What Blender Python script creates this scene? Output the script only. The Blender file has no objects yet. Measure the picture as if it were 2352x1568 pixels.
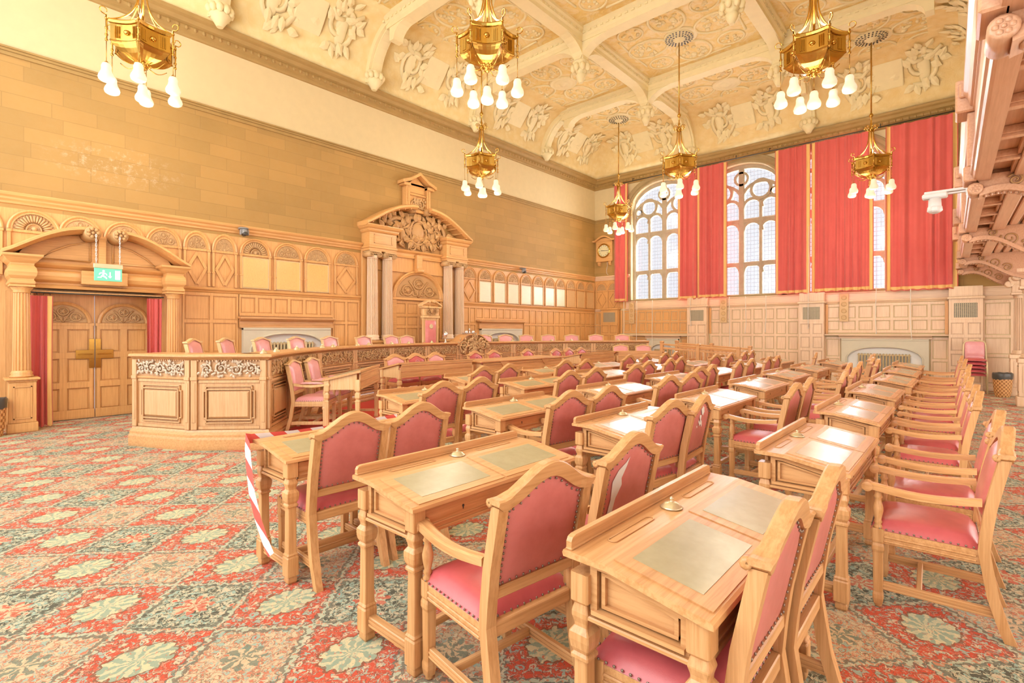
import bpy, bmesh, math, random
from math import pi, sin, cos, tan, sqrt, atan2, radians, hypot
from mathutils import Matrix, Vector
random.seed(7)
SC = bpy.context.scene
COL = SC.collection
# ------------------------------------------------------------------ geometry helper
class MB:
    """collects simple solids and builds them as ONE mesh"""
    def __init__(s):
        s.v = []; s.f = []; s.s = []; s.k = []; s.i = 0; s.M = None
    def add(s, vs, fs, smooth=False):
        o = len(s.v)
        if s.M is not None:
            vs = [tuple(s.M @ Vector(p)) for p in vs]
        s.v += [tuple(p) for p in vs]
        s.f += [tuple(i + o for i in f) for f in fs]
        s.s += [smooth] * len(fs); s.k += [s.i] * len(fs)
        return s
    def box(s, x0, x1, y0, y1, z0, z1, c=0):
        if x0 > x1: x0, x1 = x1, x0
        if y0 > y1: y0, y1 = y1, y0
        if z0 > z1: z0, z1 = z1, z0
        c = min(c, .45 * (x1 - x0), .45 * (y1 - y0), .45 * (z1 - z0))
        if c <= 0:
            v = [(x, y, z) for z in (z0, z1) for y in (y0, y1) for x in (x0, x1)]
            return s.add(v, [(0, 2, 3, 1), (4, 5, 7, 6), (0, 1, 5, 4), (2, 6, 7, 3), (0, 4, 6, 2), (1, 3, 7, 5)])
        def ring(x0, x1, y0, y1, z, c):
            return [(x0 + c, y0, z), (x1 - c, y0, z), (x1, y0 + c, z), (x1, y1 - c, z), (x1 - c, y1, z), (x0 + c, y1, z), (x0, y1 - c, z), (x0, y0 + c, z)]
        v = ring(x0 + c, x1 - c, y0 + c, y1 - c, z0, c * .3) + ring(x0, x1, y0, y1, z0 + c, c) + ring(x0, x1, y0, y1, z1 - c, c) + ring(x0 + c, x1 - c, y0 + c, y1 - c, z1, c * .3)
        return s.loft_raw(v, 8, 4)
    def loft_raw(s, v, n, m, cap=True, closed=True, smooth=False):
        f = []
        for j in range(m - 1):
            for i in range(n if closed else n - 1):
                k = (i + 1) % n
                f.append((j * n + i, j * n + k, (j + 1) * n + k, (j + 1) * n + i))
        o = len(s.v)
        s.add(v, f, smooth)
        if cap:
            s.f += [tuple(o + i for i in reversed(range(n))), tuple(o + (m - 1) * n + i for i in range(n))]
            s.s += [False, False]; s.k += [s.i, s.i]
        return s
    def loft(s, secs, cap=True, smooth=False, closed=True):
        return s.loft_raw([p for q in secs for p in q], len(secs[0]), len(secs), cap, closed, smooth)
    def prism(s, poly, ax, a, b, smooth=False):
        if ax == 'x': g = lambda p, t: (t, p[0], p[1])
        elif ax == 'y': g = lambda p, t: (p[0], t, p[1])
        else: g = lambda p, t: (p[0], p[1], t)
        return s.loft([[g(p, a) for p in poly], [g(p, b) for p in poly]], True, smooth)
    def lathe(s, prof, n=12, c=(0, 0, 0), smooth=True, ax='z'):
        secs = []
        for r, z in prof:
            q = []
            for i in range(n):
                a = 2 * pi * i / n
                u, w = r * cos(a), r * sin(a)
                q.append((c[0] + u, c[1] + w, c[2] + z) if ax == 'z' else ((c[0] + u, c[1] + z, c[2] + w) if ax == 'y' else (c[0] + z, c[1] + u, c[2] + w)))
            secs.append(q)
        return s.loft(secs, True, smooth)
    def flute(s, r0, r1, z0, z1, c, n=14, d=.09):
        """fluted column shaft"""
        secs = []
        for r, z in ((r0, z0), (r1, z1)):
            q = []
            for i in range(n * 4):
                a = 2 * pi * i / (n * 4)
                k = r * (1 - d * (1 if i % 4 in (1, 2) else 0))
                q.append((c[0] + k * cos(a), c[1] + k * sin(a), c[2] + z))
            secs.append(q)
        return s.loft(secs, True, False)
    def sq(s, prof, cx, cy, ch=.2, z=0):
        """square-section turned post: prof of (half width, z)"""
        secs = []
        for h, zz in prof:
            c = h * ch
            secs.append([(cx + a, cy + b, z + zz) for a, b in ((-h + c, -h), (h - c, -h), (h, -h + c), (h, h - c), (h - c, h), (-h + c, h), (-h, h - c), (-h, -h + c))])
        return s.loft(secs, True, False)
    def tube(s, pts, r, n=6, cap=True, smooth=True):
        pts = [Vector(p) for p in pts]
        secs = []
        up = None
        for i, p in enumerate(pts):
            t = (pts[min(i + 1, len(pts) - 1)] - pts[max(i - 1, 0)])
            t = t.normalized() if t.length > 1e-9 else Vector((0, 0, 1))
            if up is None:
                up = t.orthogonal().normalized()
            a = (up - t * up.dot(t))
            a = a.normalized() if a.length > 1e-6 else t.orthogonal().normalized()
            up = a
            b = t.cross(a)
            rr = r[i] if isinstance(r, (list, tuple)) else r
            secs.append([p + a * (rr * cos(2 * pi * k / n)) + b * (rr * sin(2 * pi * k / n)) for k in range(n)])
        return s.loft(secs, cap, smooth)
    def sweep(s, path, prof, closed=False, cap=True):
        """prof of (offset to the right-hand side, z) carried along a plan path with mitres"""
        n = len(path); secs = []
        P = [Vector((p[0], p[1])) for p in path]
        for i in range(n):
            if closed:
                d0 = (P[i] - P[i - 1]).normalized(); d1 = (P[(i + 1) % n] - P[i]).normalized()
            else:
                d0 = (P[i] - P[i - 1]).normalized() if i else (P[1] - P[0]).normalized()
                d1 = (P[i + 1] - P[i]).normalized() if i < n - 1 else d0
            n0 = Vector((d0.y, -d0.x)); n1 = Vector((d1.y, -d1.x))
            m = (n0 + n1); m = m.normalized(); k = 1 / max(.3, m.dot(n0))
            secs.append([(P[i].x + m.x * o * k, P[i].y + m.y * o * k, z) for o, z in prof])
        if closed: secs.append(secs[0])
        return s.loft(secs, cap and not closed)
    def grid(s, fn, nu, nv, smooth=True):
        v = [fn(i / (nu - 1), j / (nv - 1)) for j in range(nv) for i in range(nu)]
        return s.loft_raw(v, nu, nv, False, False, smooth)
    def arc(s, cx, cz, prof, a0=0, a1=pi, n=16, ez=1.0, smooth=False):
        """closed profile of (radius, y) turned about (cx,cz) in the XZ plane"""
        secs = []
        for i in range(n + 1):
            a = a0 + (a1 - a0) * i / n
            secs.append([(cx + r * cos(a), y, cz + r * sin(a) * ez) for r, y in prof])
        return s.loft(secs, True, smooth)
    def blob(s, c, r, n=8, m=5):
        """ellipsoid"""
        secs = []
        for j in range(m + 1):
            t = -pi / 2 + pi * (j + .02) / (m + .04)
            secs.append([(c[0] + r[0] * cos(t) * cos(2 * pi * i / n), c[1] + r[1] * cos(t) * sin(2 * pi * i / n), c[2] + r[2] * sin(t)) for i in range(n)])
        return s.loft(secs, True, True)
    def mesh(s, name, mt):
        me = bpy.data.meshes.new(name)
        me.from_pydata(s.v, [], s.f)
        me.polygons.foreach_set('use_smooth', s.s); me.polygons.foreach_set('material_index', s.k)
        bm = bmesh.new(); bm.from_mesh(me)
        bmesh.ops.recalc_face_normals(bm, faces=bm.faces)
        bm.to_mesh(me); bm.free()
        for q in (mt if isinstance(mt, (list, tuple)) else [mt]): me.materials.append(q)
        return me
def obj(name, mb, mt, parent=None, label=None):
    o = bpy.data.objects.new(name, mb.mesh(name, mt)); COL.objects.link(o)
    if parent is not None: o.parent = parent
    if label: o['label'] = label
    return o
def place(o, loc, rz=0):
    o.location = loc; o.rotation_euler = (0, 0, rz); return o
def tag(o, label, cat, group=None):
    o['label'] = label; o['category'] = cat
    if group: o['group'] = group
    return o
def thing(name, label, cat, loc=(0, 0, 0), rz=0, group=None):
    o = bpy.data.objects.new(name, None); COL.objects.link(o)
    o.empty_display_size = .1
    place(o, loc, rz)
    return tag(o, label, cat, group)
def struct(name, mb, mt, parent=None):
    o = obj(name, mb, mt, parent)
    if parent is None: o['kind'] = 'structure'
    return o
def copy_tree(o, parent=None):
    c = o.copy(); COL.objects.link(c)
    if parent is not None: c.parent = parent
    for ch in list(o.children): copy_tree(ch, c)
    return c
def dup(root, loc, rz, label=None, group=None):
    c = copy_tree(root); place(c, loc, rz)
    if label: c['label'] = label
    if group: c['group'] = group
    return c
# ------------------------------------------------------------------ materials
def lin(c):
    if isinstance(c, str):
        c = tuple(int(c[i:i + 2], 16) for i in (0, 2, 4))
    r = [x / 255 for x in c]
    return tuple([x / 12.92 if x <= .04045 else ((x + .055) / 1.055) ** 2.4 for x in r] + [1.0])
class NT:
    def __init__(s, name):
        s.m = bpy.data.materials.new(name); s.m.use_nodes = True
        s.t = s.m.node_tree; s.b = s.t.nodes['Principled BSDF']
        s.out = s.t.nodes['Material Output']
    def n(s, ty, ins=None, **kw):
        x = s.t.nodes.new('ShaderNode' + ty)
        for k, v in kw.items(): setattr(x, k, v)
        for k, v in (ins or {}).items():
            s.set(x.inputs[k], v)
        return x
    def set(s, sock, v):
        if hasattr(v, 'is_output') or isinstance(v, bpy.types.NodeSocket): s.t.links.new(v, sock)
        else: sock.default_value = v
    def ma(s, op, a, b=0, c=None):
        x = s.n('Math', operation=op)
        s.set(x.inputs[0], a); s.set(x.inputs[1], b)
        if c is not None: s.set(x.inputs[2], c)
        return x.outputs[0]
    def mix(s, f, a, b, blend='MIX'):
        x = s.n('MixRGB', blend_type=blend)
        s.set(x.inputs[0], f); s.set(x.inputs[1], a); s.set(x.inputs[2], b)
        return x.outputs[0]
    def ramp(s, f, stops, interp='LINEAR'):
        x = s.n('ValToRGB'); s.set(x.inputs[0], f)
        e = x.color_ramp; e.interpolation = interp
        while len(e.elements) > len(stops): e.elements.remove(e.elements[-1])
        while len(e.elements) < len(stops): e.elements.new(.5)
        for k, (p, c) in enumerate(stops): e.elements[k].position = p; e.elements[k].color = c
        return x.outputs[0]
    def coord(s, scale=(1, 1, 1), kind='Object'):
        tc = s.n('TexCoord'); mp = s.n('Mapping'); s.t.links.new(tc.outputs[kind], mp.inputs[0])
        mp.inputs['Scale'].default_value = scale
        return mp.outputs[0]
    def noise(s, vec, scale, detail=3, rough=.5, dist=0):
        return s.n('TexNoise', {'Vector': vec, 'Scale': scale, 'Detail': detail, 'Roughness': rough, 'Distortion': dist}).outputs[0]
    def bump(s, h, dist=.01, st=.5):
        b = s.n('Bump', {'Height': h, 'Distance': dist, 'Strength': st}); s.set(s.b.inputs['Normal'], b.outputs[0])
    def p(s, **kw):
        for k, v in kw.items():
            s.set(s.b.inputs[k.replace('_', ' ')], v)
        return s
def crease_shade(m, c, dist=.07, k=.6, tint=(.30, .15, .06, 1)):  # shade painted into the base colour in creases and corners
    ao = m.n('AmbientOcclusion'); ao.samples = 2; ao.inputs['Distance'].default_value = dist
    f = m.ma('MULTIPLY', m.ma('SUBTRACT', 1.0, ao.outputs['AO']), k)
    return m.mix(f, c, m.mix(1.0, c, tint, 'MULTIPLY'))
def plain(name, c, rough=.5, metal=0, ao=0, **kw):
    m = NT(name); v = m.coord()
    nz = m.noise(v, 6, 2)
    c1 = lin(c); c2 = tuple([x * .88 for x in c1[:3]] + [1])
    c = m.mix(nz, c1, c2)
    if ao: c = crease_shade(m, c, ao, .9)
    m.p(Base_Color=c, Roughness=rough, Metallic=metal, **kw)
    return m.m
def wood(name, light, dark, ax='z', rough=.36, seed=0.0, fine=1.0, spec=.5):
    m = NT(name)
    k = {'x': (1.0, 24, 24), 'y': (24, 1.0, 24), 'z': (24, 24, 1.0)}[ax]
    v = m.coord(tuple(q * fine for q in k))
    w = m.coord((1, 1, 1))
    n1 = m.noise(v, 2.2, 4, .68, .15)
    n2 = m.noise(w, 1.3, 2)
    c = m.ramp(n1, [(.3, lin(dark)), (.6, lin(light))])
    oi = m.n('ObjectInfo').outputs['Random']
    val = m.ma('ADD', m.ma('MULTIPLY', n2, .3), m.ma('MULTIPLY_ADD', oi, .1, .8))
    c = m.mix(1.0, c, m.n('CombineColor', {0: val, 1: val, 2: val}).outputs[0], 'MULTIPLY')
    m.p(Base_Color=crease_shade(m, c), Roughness=rough, Specular_IOR_Level=spec)
    m.bump(n1, .002, .25)
    return m.m
WORLD, EWIN, EFRONT, EGAL, ECH, EUP, EXPO, GAM = 1.0, 570, 860, 380, 74, 52, 0.0, 1.1
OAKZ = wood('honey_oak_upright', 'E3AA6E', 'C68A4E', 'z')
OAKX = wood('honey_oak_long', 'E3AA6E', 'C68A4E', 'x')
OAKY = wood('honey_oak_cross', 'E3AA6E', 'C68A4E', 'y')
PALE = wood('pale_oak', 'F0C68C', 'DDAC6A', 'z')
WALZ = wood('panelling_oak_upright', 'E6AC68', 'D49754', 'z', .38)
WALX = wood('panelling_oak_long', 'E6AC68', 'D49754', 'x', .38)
BAKZ = wood('window_wall_oak', 'F0CFAA', 'E2BC94', 'z', .36)  # lit copies of the panelling oak: brightness painted into their colour
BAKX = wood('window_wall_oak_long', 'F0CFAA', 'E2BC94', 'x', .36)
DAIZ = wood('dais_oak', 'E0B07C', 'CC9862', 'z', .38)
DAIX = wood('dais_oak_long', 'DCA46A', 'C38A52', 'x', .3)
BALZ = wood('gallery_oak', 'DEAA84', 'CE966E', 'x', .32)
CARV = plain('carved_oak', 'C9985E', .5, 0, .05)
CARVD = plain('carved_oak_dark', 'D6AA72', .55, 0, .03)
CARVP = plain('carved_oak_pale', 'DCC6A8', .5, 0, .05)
def leather(name, c, c2, rough=.38):
    m = NT(name); v = m.coord()
    n1 = m.noise(v, 5, 4, .65); n2 = m.noise(v, 240, 2)
    col = m.mix(m.ramp(n1, [(.4, (0, 0, 0, 1)), (.7, (1, 1, 1, 1))]), lin(c), lin(c2))
    m.p(Base_Color=col, Roughness=m.ma('MULTIPLY_ADD', n1, .2, rough - .1), Specular_IOR_Level=.5, Coat_Weight=.25, Coat_Roughness=.3)
    m.bump(n2, .0008, .25)
    return m.m
RED = leather('red_leather', 'D05C5C', 'C04E52')
REDB = leather('worn_red_leather', 'DA7A72', 'C86860', .34)
THRO = leather('throne_leather', 'E48482', 'D87472', .32)
PINK = leather('faded_pink_leather', 'F0A6A6', 'E89698', .3)
GREYL = leather('olive_grey_leather', 'B4A880', 'A2966C', .22)
PADD = plain('torn_padding', 'F2EADC', .9)
BRASS = plain('polished_brass', 'CFA04A', .25, 1.0)
PBRASS = plain('pale_brass', 'E6D9B0', .3, .7)
NAIL = plain('nail_brass', '94806C', .35, .6)
DARK = plain('dark_metal', '4A4640', .45, .5)
WHITE = plain('white_enamel', 'ECECEA', .4)
SILVER = plain('polished_silver', 'F2F2F6', .15, .9)
GREYPL = plain('grey_plastic', '8C8A88', .4)
BLACKB = plain('black_bag', '4A4844', .3)
GOLDW = plain('gilt_wood', 'E9D3A0', .4)
FIRE = plain('fireplace_stone', 'D9D0B6', .7)
WHITEP = plain('white_wall_paint', 'F1EEE6', .7)
PLAST = plain('plaster_cream', 'DFC897', .75)
CEILB = plain('ceiling_plaster', 'F0DDA8', .75)
RADI = plain('bronze_radiator', 'C9B080', .4, .3)
CABLE = plain('white_cable', 'F3EADB', .6)
VELV = NT('red_velvet'); _v = VELV.coord((1, 1, 1)); VELV.p(Base_Color=VELV.mix(VELV.noise(_v, 3, 3), lin('DC5C54'), lin('CE4E4A')), Roughness=.8, Sheen_Weight=.4); VELV = VELV.m
GOLDC = plain('gold_braid', 'F6C274', .7)
# --- ceiling relief plaster
m = NT('relief_plaster'); v = m.coord()
n1 = m.noise(v, 5.5, 4, .6, 1.2); vo = m.n('TexVoronoi', {'Vector': v, 'Scale': 6.0}); vo.feature = 'SMOOTH_F1'
h = m.ma('ADD', m.ma('MULTIPLY', n1, .6), m.ma('MULTIPLY', vo.outputs['Distance'], .7))
m.p(Base_Color=m.ramp(h, [(.25, lin('EED498')), (.95, lin('E6C27C'))]), Roughness=.8)
m.bump(n1, .03, .4); RELIEF = m.m
m = NT('ceiling_field'); v = m.coord()
n1 = m.noise(v, 3.2, 4, .62, 1.6)
m.p(Base_Color=m.ramp(n1, [(.36, lin('E6C274')), (.5, lin('EACC86')), (.62, lin('EED6A0'))]), Roughness=.8)
m.bump(n1, .06, .6); FIELD = m.m
m = NT('cornice_stone'); v = m.coord()
m.p(Base_Color=m.mix(m.noise(v, 4, 4), lin('B18C50'), lin('96753C')), Roughness=.7); CORN = m.m
# --- coursed stone wall, local x along the wall
def stone(name, white):
    m = NT(name); v = m.coord()
    sx = m.n('SeparateXYZ', {0: v})
    u = m.n('CombineXYZ', {0: sx.outputs[0], 1: sx.outputs[2], 2: 0.0}).outputs[0]
    b = m.n('TexBrick', {'Vector': u, 'Scale': 1.0, 'Mortar Size': .006, 'Brick Width': .82, 'Row Height': .235, 'Bias': -.15,
                         'Color1': lin('9C783A'), 'Color2': lin('C4934C'), 'Mortar': lin('826230')})
    b.offset = .43; b.squash = .7; b.squash_frequency = 3
    n1 = m.noise(v, .55, 3, .6); n2 = m.noise(v, 9, 5, .7)
    c = m.mix(.62, b.outputs[0], m.ramp(n1, [(.3, lin('9A7436')), (.7, lin('B68742'))]))
    c = m.mix(m.ma('MULTIPLY', n2, .22), c, lin('BCA070'))
    if white:
        dx = m.ma('MULTIPLY', m.ma('SUBTRACT', sx.outputs[0], 2.0), .9); dz = m.ma('MULTIPLY', m.ma('SUBTRACT', sx.outputs[2], 4.35), 2.4)
        r = m.ma('SQRT', m.ma('ADD', m.ma('MULTIPLY', dx, dx), m.ma('MULTIPLY', dz, dz)))
        mk = m.ma('MULTIPLY', m.ramp(m.noise(u, 8, 6, .8, .0), [(.52, (0, 0, 0, 1)), (.64, (1, 1, 1, 1))]), m.ramp(r, [(.3, (1, 1, 1, 1)), (1.0, (0, 0, 0, 1))]))
        c = m.mix(m.ma('MULTIPLY', mk, .5), c, lin('E2CDB0'))
    m.p(Base_Color=c, Roughness=.75)
    m.bump(b.outputs[1], .006, -.35)
    return m.m
STONE = stone('coursed_sandstone', True); STONEB = stone('grey_sandstone', False)
m = NT('window_stone'); v = m.coord(); m.p(Base_Color=m.mix(m.noise(v, 5, 5, .7), lin('C2B49A'), lin('8F8062')), Roughness=.8); WSTONE = m.m
m = NT('arch_stone'); v = m.coord(); m.p(Base_Color=m.mix(m.noise(v, 3, 5, .7), lin('B49A6C'), lin('8A7448')), Roughness=.8); ASTONE = m.m
# --- leaded glass
m = NT('leaded_glass'); v = m.coord(); sx = m.n('SeparateXYZ', {0: v})
def _line(s, per):
    f = m.ma('FRACT', m.ma('DIVIDE', s, per)); return m.ma('LESS_THAN', m.ma('ABSOLUTE', m.ma('SUBTRACT', f, .5)), .055)
mk = m.ma('MAXIMUM', _line(sx.outputs[0], .105), _line(sx.outputs[2], .125))
tr = m.n('BsdfTransparent', {0: (.93, .95, 1, 1)}); df = m.n('BsdfDiffuse', {0: lin('9AA0B8')}); gl = m.n('BsdfGlossy', {1: .1})
ms = m.n('MixShader', {0: .06, 1: tr.outputs[0], 2: gl.outputs[0]})
ms2 = m.n('MixShader', {0: m.ma('MULTIPLY', mk, .55), 1: ms.outputs[0], 2: df.outputs[0]})
m.t.links.new(ms2.outputs[0], m.out.inputs[0]); GLASS = m.m
# --- lamp shade
m = NT('lit_opal_glass'); m.p(Base_Color=lin('D8CCB0'), Roughness=.35)
m.b.inputs['Emission Color'].default_value = (1, .86, .58, 1); m.b.inputs['Emission Strength'].default_value = .55; SHADE = m.m
# --- honours boards
def board(name, base, ink):
    m = NT(name); v = m.coord(); sx = m.n('SeparateXYZ', {0: v})
    row = m.ma('FRACT', m.ma('MULTIPLY', sx.outputs[2], 34.0))
    st = m.noise(m.n('CombineXYZ', {0: m.ma('MULTIPLY', sx.outputs[0], 60.0), 1: m.ma('FLOOR', m.ma('MULTIPLY', sx.outputs[2], 34.0)), 2: 0.0}).outputs[0], 1.7, 2)
    mk = m.ma('MULTIPLY', m.ma('GREATER_THAN', st, .5), m.ma('LESS_THAN', m.ma('ABSOLUTE', m.ma('SUBTRACT', row, .5)), .24))
    inx = m.ma('LESS_THAN', m.ma('ABSOLUTE', sx.outputs[0]), .2)
    m.p(Base_Color=m.mix(m.ma('MULTIPLY', m.ma('MULTIPLY', mk, inx), .26), lin(base), lin(ink)), Roughness=.22, Specular_IOR_Level=.6)
    return m.m
GILT = board('gilt_board', 'EDBE70', 'A46A2E'); IVORY = board('ivory_board', 'F2E6BE', 'B99A68'); TANB = board('tan_board', 'D9AC72', 'A87C48')
# --- tape
m = NT('hazard_tape'); v = m.coord(); sx = m.n('SeparateXYZ', {0: v})
f = m.ma('FRACT', m.ma('MULTIPLY', m.ma('SUBTRACT', m.ma('ADD', sx.outputs[0], m.ma('MULTIPLY', sx.outputs[2], 1.0)), m.ma('MULTIPLY', sx.outputs[1], .5)), 5.6))
m.p(Base_Color=m.mix(m.ma('GREATER_THAN', f, .5), lin('E85850'), lin('F2F0F0')), Roughness=.35); TAPE = m.m
# --- wicker
m = NT('wicker'); v = m.coord(); sx = m.n('SeparateXYZ', {0: v})
an = m.ma('ARCTAN2', sx.outputs[1], sx.outputs[0])
wv = m.ma('SINE', m.ma('ADD', m.ma('MULTIPLY', an, 14.0), m.ma('MULTIPLY', m.ma('FLOOR', m.ma('MULTIPLY', sx.outputs[2], 24.0)), pi)))
h = m.ma('MULTIPLY_ADD', wv, .5, .5)
m.p(Base_Color=m.ramp(h, [(.1, lin('9A5F2C')), (.6, lin('DDA262'))]), Roughness=.55); m.bump(h, .01, .8); WICKER = m.m
# --- carpet: rectangular lattice of diamonds, red ones on the lattice points
m = NT('patterned_carpet'); v = m.coord()
wob = m.n('TexNoise', {'Vector': v, 'Scale': 30.0, 'Detail': 2.0}).outputs[1]
vv = m.n('VectorMath', {0: v, 1: m.n('VectorMath', {0: m.n('VectorMath', {0: wob, 1: (.5, .5, .5)}, operation='SUBTRACT').outputs[0], 1: (.05, .05, 0)}, operation='MULTIPLY').outputs[0]}, operation='ADD').outputs[0]
sx = m.n('SeparateXYZ', {0: vv})
gx = m.ma('DIVIDE', m.ma('SUBTRACT', sx.outputs[0], .57), .68); gy = m.ma('DIVIDE', m.ma('SUBTRACT', sx.outputs[1], 2.80), .668)
def frac_c(a):
    return m.ma('SUBTRACT', m.ma('SUBTRACT', a, m.ma('FLOOR', m.ma('ADD', a, .5))), 0.0)
fx, fy = frac_c(gx), frac_c(gy)
hx, hy = frac_c(m.ma('ADD', gx, .5)), frac_c(m.ma('ADD', gy, .5))
dm = m.ma('ADD', m.ma('ABSOLUTE', fx), m.ma('ABSOLUTE', fy))           # 0 at a red centre, .5 on the diamond edge
isred = m.ma('LESS_THAN', dm, .5)
par = m.ma('FLOORED_MODULO', m.ma('ADD', m.ma('FLOOR', gx), m.ma('FLOOR', gy)), 2.0)
isdark = m.ma('LESS_THAN', par, .5)
CR, CD, CB, CT, CC = [lin(q) for q in ('D04630', '414B42', 'CDBA94', '93B4A4', 'D6C6A2')]
pol = lambda x, y: (m.ma('SQRT', m.ma('ADD', m.ma('MULTIPLY', x, x), m.ma('MULTIPLY', y, y))), m.ma('ARCTAN2', y, x))
# dense floral ground shared by all fields
na = m.noise(vv, 25, 2, .55, 1.6); nb = m.noise(m.n('VectorMath', {0: vv, 1: (7.3, 2.1, 0)}, operation='ADD').outputs[0], 31, 2, .55, 1.2)
vo = m.n('TexVoronoi', {'Vector': vv, 'Scale': 14.5}); vo.inputs['Randomness'].default_value = .8
vd = m.ma('ADD', vo.outputs['Distance'], m.ma('MULTIPLY', m.ma('SUBTRACT', nb, .5), .5)); vc = m.n('SeparateColor', {0: vo.outputs['Color']}).outputs[0]
n2 = nb
def band(x, a, b): return m.ma('MULTIPLY', m.ma('GREATER_THAN', x, a), m.ma('LESS_THAN', x, b))
base = m.mix(isred, m.mix(isdark, CB, CD), CR)
light = m.mix(m.ma('GREATER_THAN', na, .5), m.mix(m.ma('MULTIPLY', isdark, 1.0), m.mix(isred, lin('CF6E50'), CC), CC), CT)
patch = m.ma('MAXIMUM', m.ma('GREATER_THAN', nb, m.ma('MULTIPLY_ADD', isred, .018, .55)), m.ma('MULTIPLY', band(na, .40, .455), m.ma('MULTIPLY_ADD', isred, -.6, 1.0)))
line = m.ma('MAXIMUM', band(nb, .505, .535), band(na, .455, .475))
inkc = m.mix(isred, m.mix(isdark, m.mix(m.ma('GREATER_THAN', na, .5), lin('5C6652'), lin('CC5C42')), lin('B9C2A2')), lin('5A4438'))
c = m.mix(m.ma('MULTIPLY', patch, .92), base, light)
c = m.mix(m.ma('MULTIPLY', line, .85), c, inkc)
c = m.mix(m.ma('MULTIPLY', band(vd, -1, .12), .9), c, m.mix(isred, CR, lin('C9503A')))
c = m.mix(m.ma('MULTIPLY', band(vd, .12, .27), .85), c, m.mix(m.ma('GREATER_THAN', vc, .5), CC, CT))
c = m.mix(m.ma('MULTIPLY', band(vd, .27, .31), .7), c, lin('6A5646'))
# pale leaf medallion in the red diamonds
mr, ma_ = pol(m.ma('SUBTRACT', m.ma('MULTIPLY', fx, .95), .02), m.ma('MULTIPLY', fy, 1.2))
leaf = m.ma('MULTIPLY_ADD', m.ma('ABSOLUTE', m.ma('SINE', m.ma('MULTIPLY', ma_, 6.0))), .03, .185)
inm = m.ma('LESS_THAN', mr, leaf)
vein = m.ma('GREATER_THAN', m.ma('ADD', m.ma('SINE', m.ma('ADD', m.ma('MULTIPLY', ma_, 11.0), m.ma('MULTIPLY', mr, 14.0))), m.ma('MULTIPLY', m.ma('SUBTRACT', na, .5), 5.0)), .12)
mc = m.mix(m.ma('MULTIPLY', vein, .8), m.mix(m.ma('GREATER_THAN', nb, .52), lin('C3C39C'), lin('DCCB9C')), m.mix(m.ma('GREATER_THAN', na, .4), CR, lin('7C9C88')))
edge = m.ma('MULTIPLY', m.ma('LESS_THAN', mr, m.ma('ADD', leaf, .02)), m.ma('SUBTRACT', 1.0, inm))
c = m.mix(inm, c, mc); c = m.mix(m.ma('MULTIPLY', edge, .75), c, lin('6E4A36'))
# rosette in the others
rr, ra = pol(hx, hy)
ros = m.ma('LESS_THAN', rr, m.ma('MULTIPLY_ADD', m.ma('SINE', m.ma('MULTIPLY', ra, 8.0)), .025, .125))
rin = m.ma('GREATER_THAN', m.ma('ADD', m.ma('MULTIPLY', m.ma('SINE', m.ma('MULTIPLY', ra, 8.0)), .5), m.ma('MULTIPLY', m.ma('SUBTRACT', na, .5), 4.0)), -.1)
c = m.mix(m.ma('MULTIPLY', ros, .8), c, m.mix(rin, m.mix(isdark, lin('D8BE94'), lin('CFC096')), m.mix(isdark, lin('5F7464'), lin('CF5A40'))))
# serrated double outline of the diamonds
ed = m.ma('SUBTRACT', dm, .5)
zig = m.ma('ADD', m.ma('MULTIPLY', m.ma('SINE', m.ma('MULTIPLY', m.ma('SUBTRACT', m.ma('ABSOLUTE', fx), m.ma('ABSOLUTE', fy)), 62.0)), .012), m.ma('MULTIPLY', m.ma('SUBTRACT', na, .5), .10))
ez_ = m.ma('ADD', ed, zig)
c = m.mix(m.ma('MULTIPLY', band(ez_, -.012, .036), .92), c, m.mix(m.ma('GREATER_THAN', nb, .53), lin('B4C0A2'), m.mix(m.ma('GREATER_THAN', na, .52), lin('C97A58'), CC)))
c = m.mix(m.ma('MULTIPLY', m.ma('MAXIMUM', band(ez_, -.034, -.012), band(ez_, .036, .075)), .8), c, m.mix(m.ma('GREATER_THAN', nb, .56), lin('62665A'), CC) if False else lin('5C6054'))
nn = m.noise(v, 420, 2)
c = m.mix(m.ma('MULTIPLY', nn, .22), c, lin('B79A78'))
m.p(Base_Color=c, Roughness=.95, Specular_IOR_Level=.12); m.bump(nn, .003, .4); CARPET = m.m
REDC = plain('red_carpet', 'D8463C', .95)
m = NT('exit_green'); m.p(Base_Color=lin('5FC79A'), Roughness=.4); m.b.inputs['Emission Color'].default_value = lin('6FD8B0'); m.b.inputs['Emission Strength'].default_value = .55; EXITG = m.m
m = NT('exit_white'); m.p(Base_Color=lin('FFFFFF'), Roughness=.4); m.b.inputs['Emission Color'].default_value = (1, 1, 1, 1); m.b.inputs['Emission Strength'].default_value = .9; EXITW = m.m
CLOCKF = plain('clock_dial', 'EFE2B0', .4)
GRIL = plain('bronze_grille', 'C4B492', .5, .1)

TANP = plain('plaque_tan', 'E0BA84', .5)
TANR = plain('plaque_roundel', 'D8AE74', .45)
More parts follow.
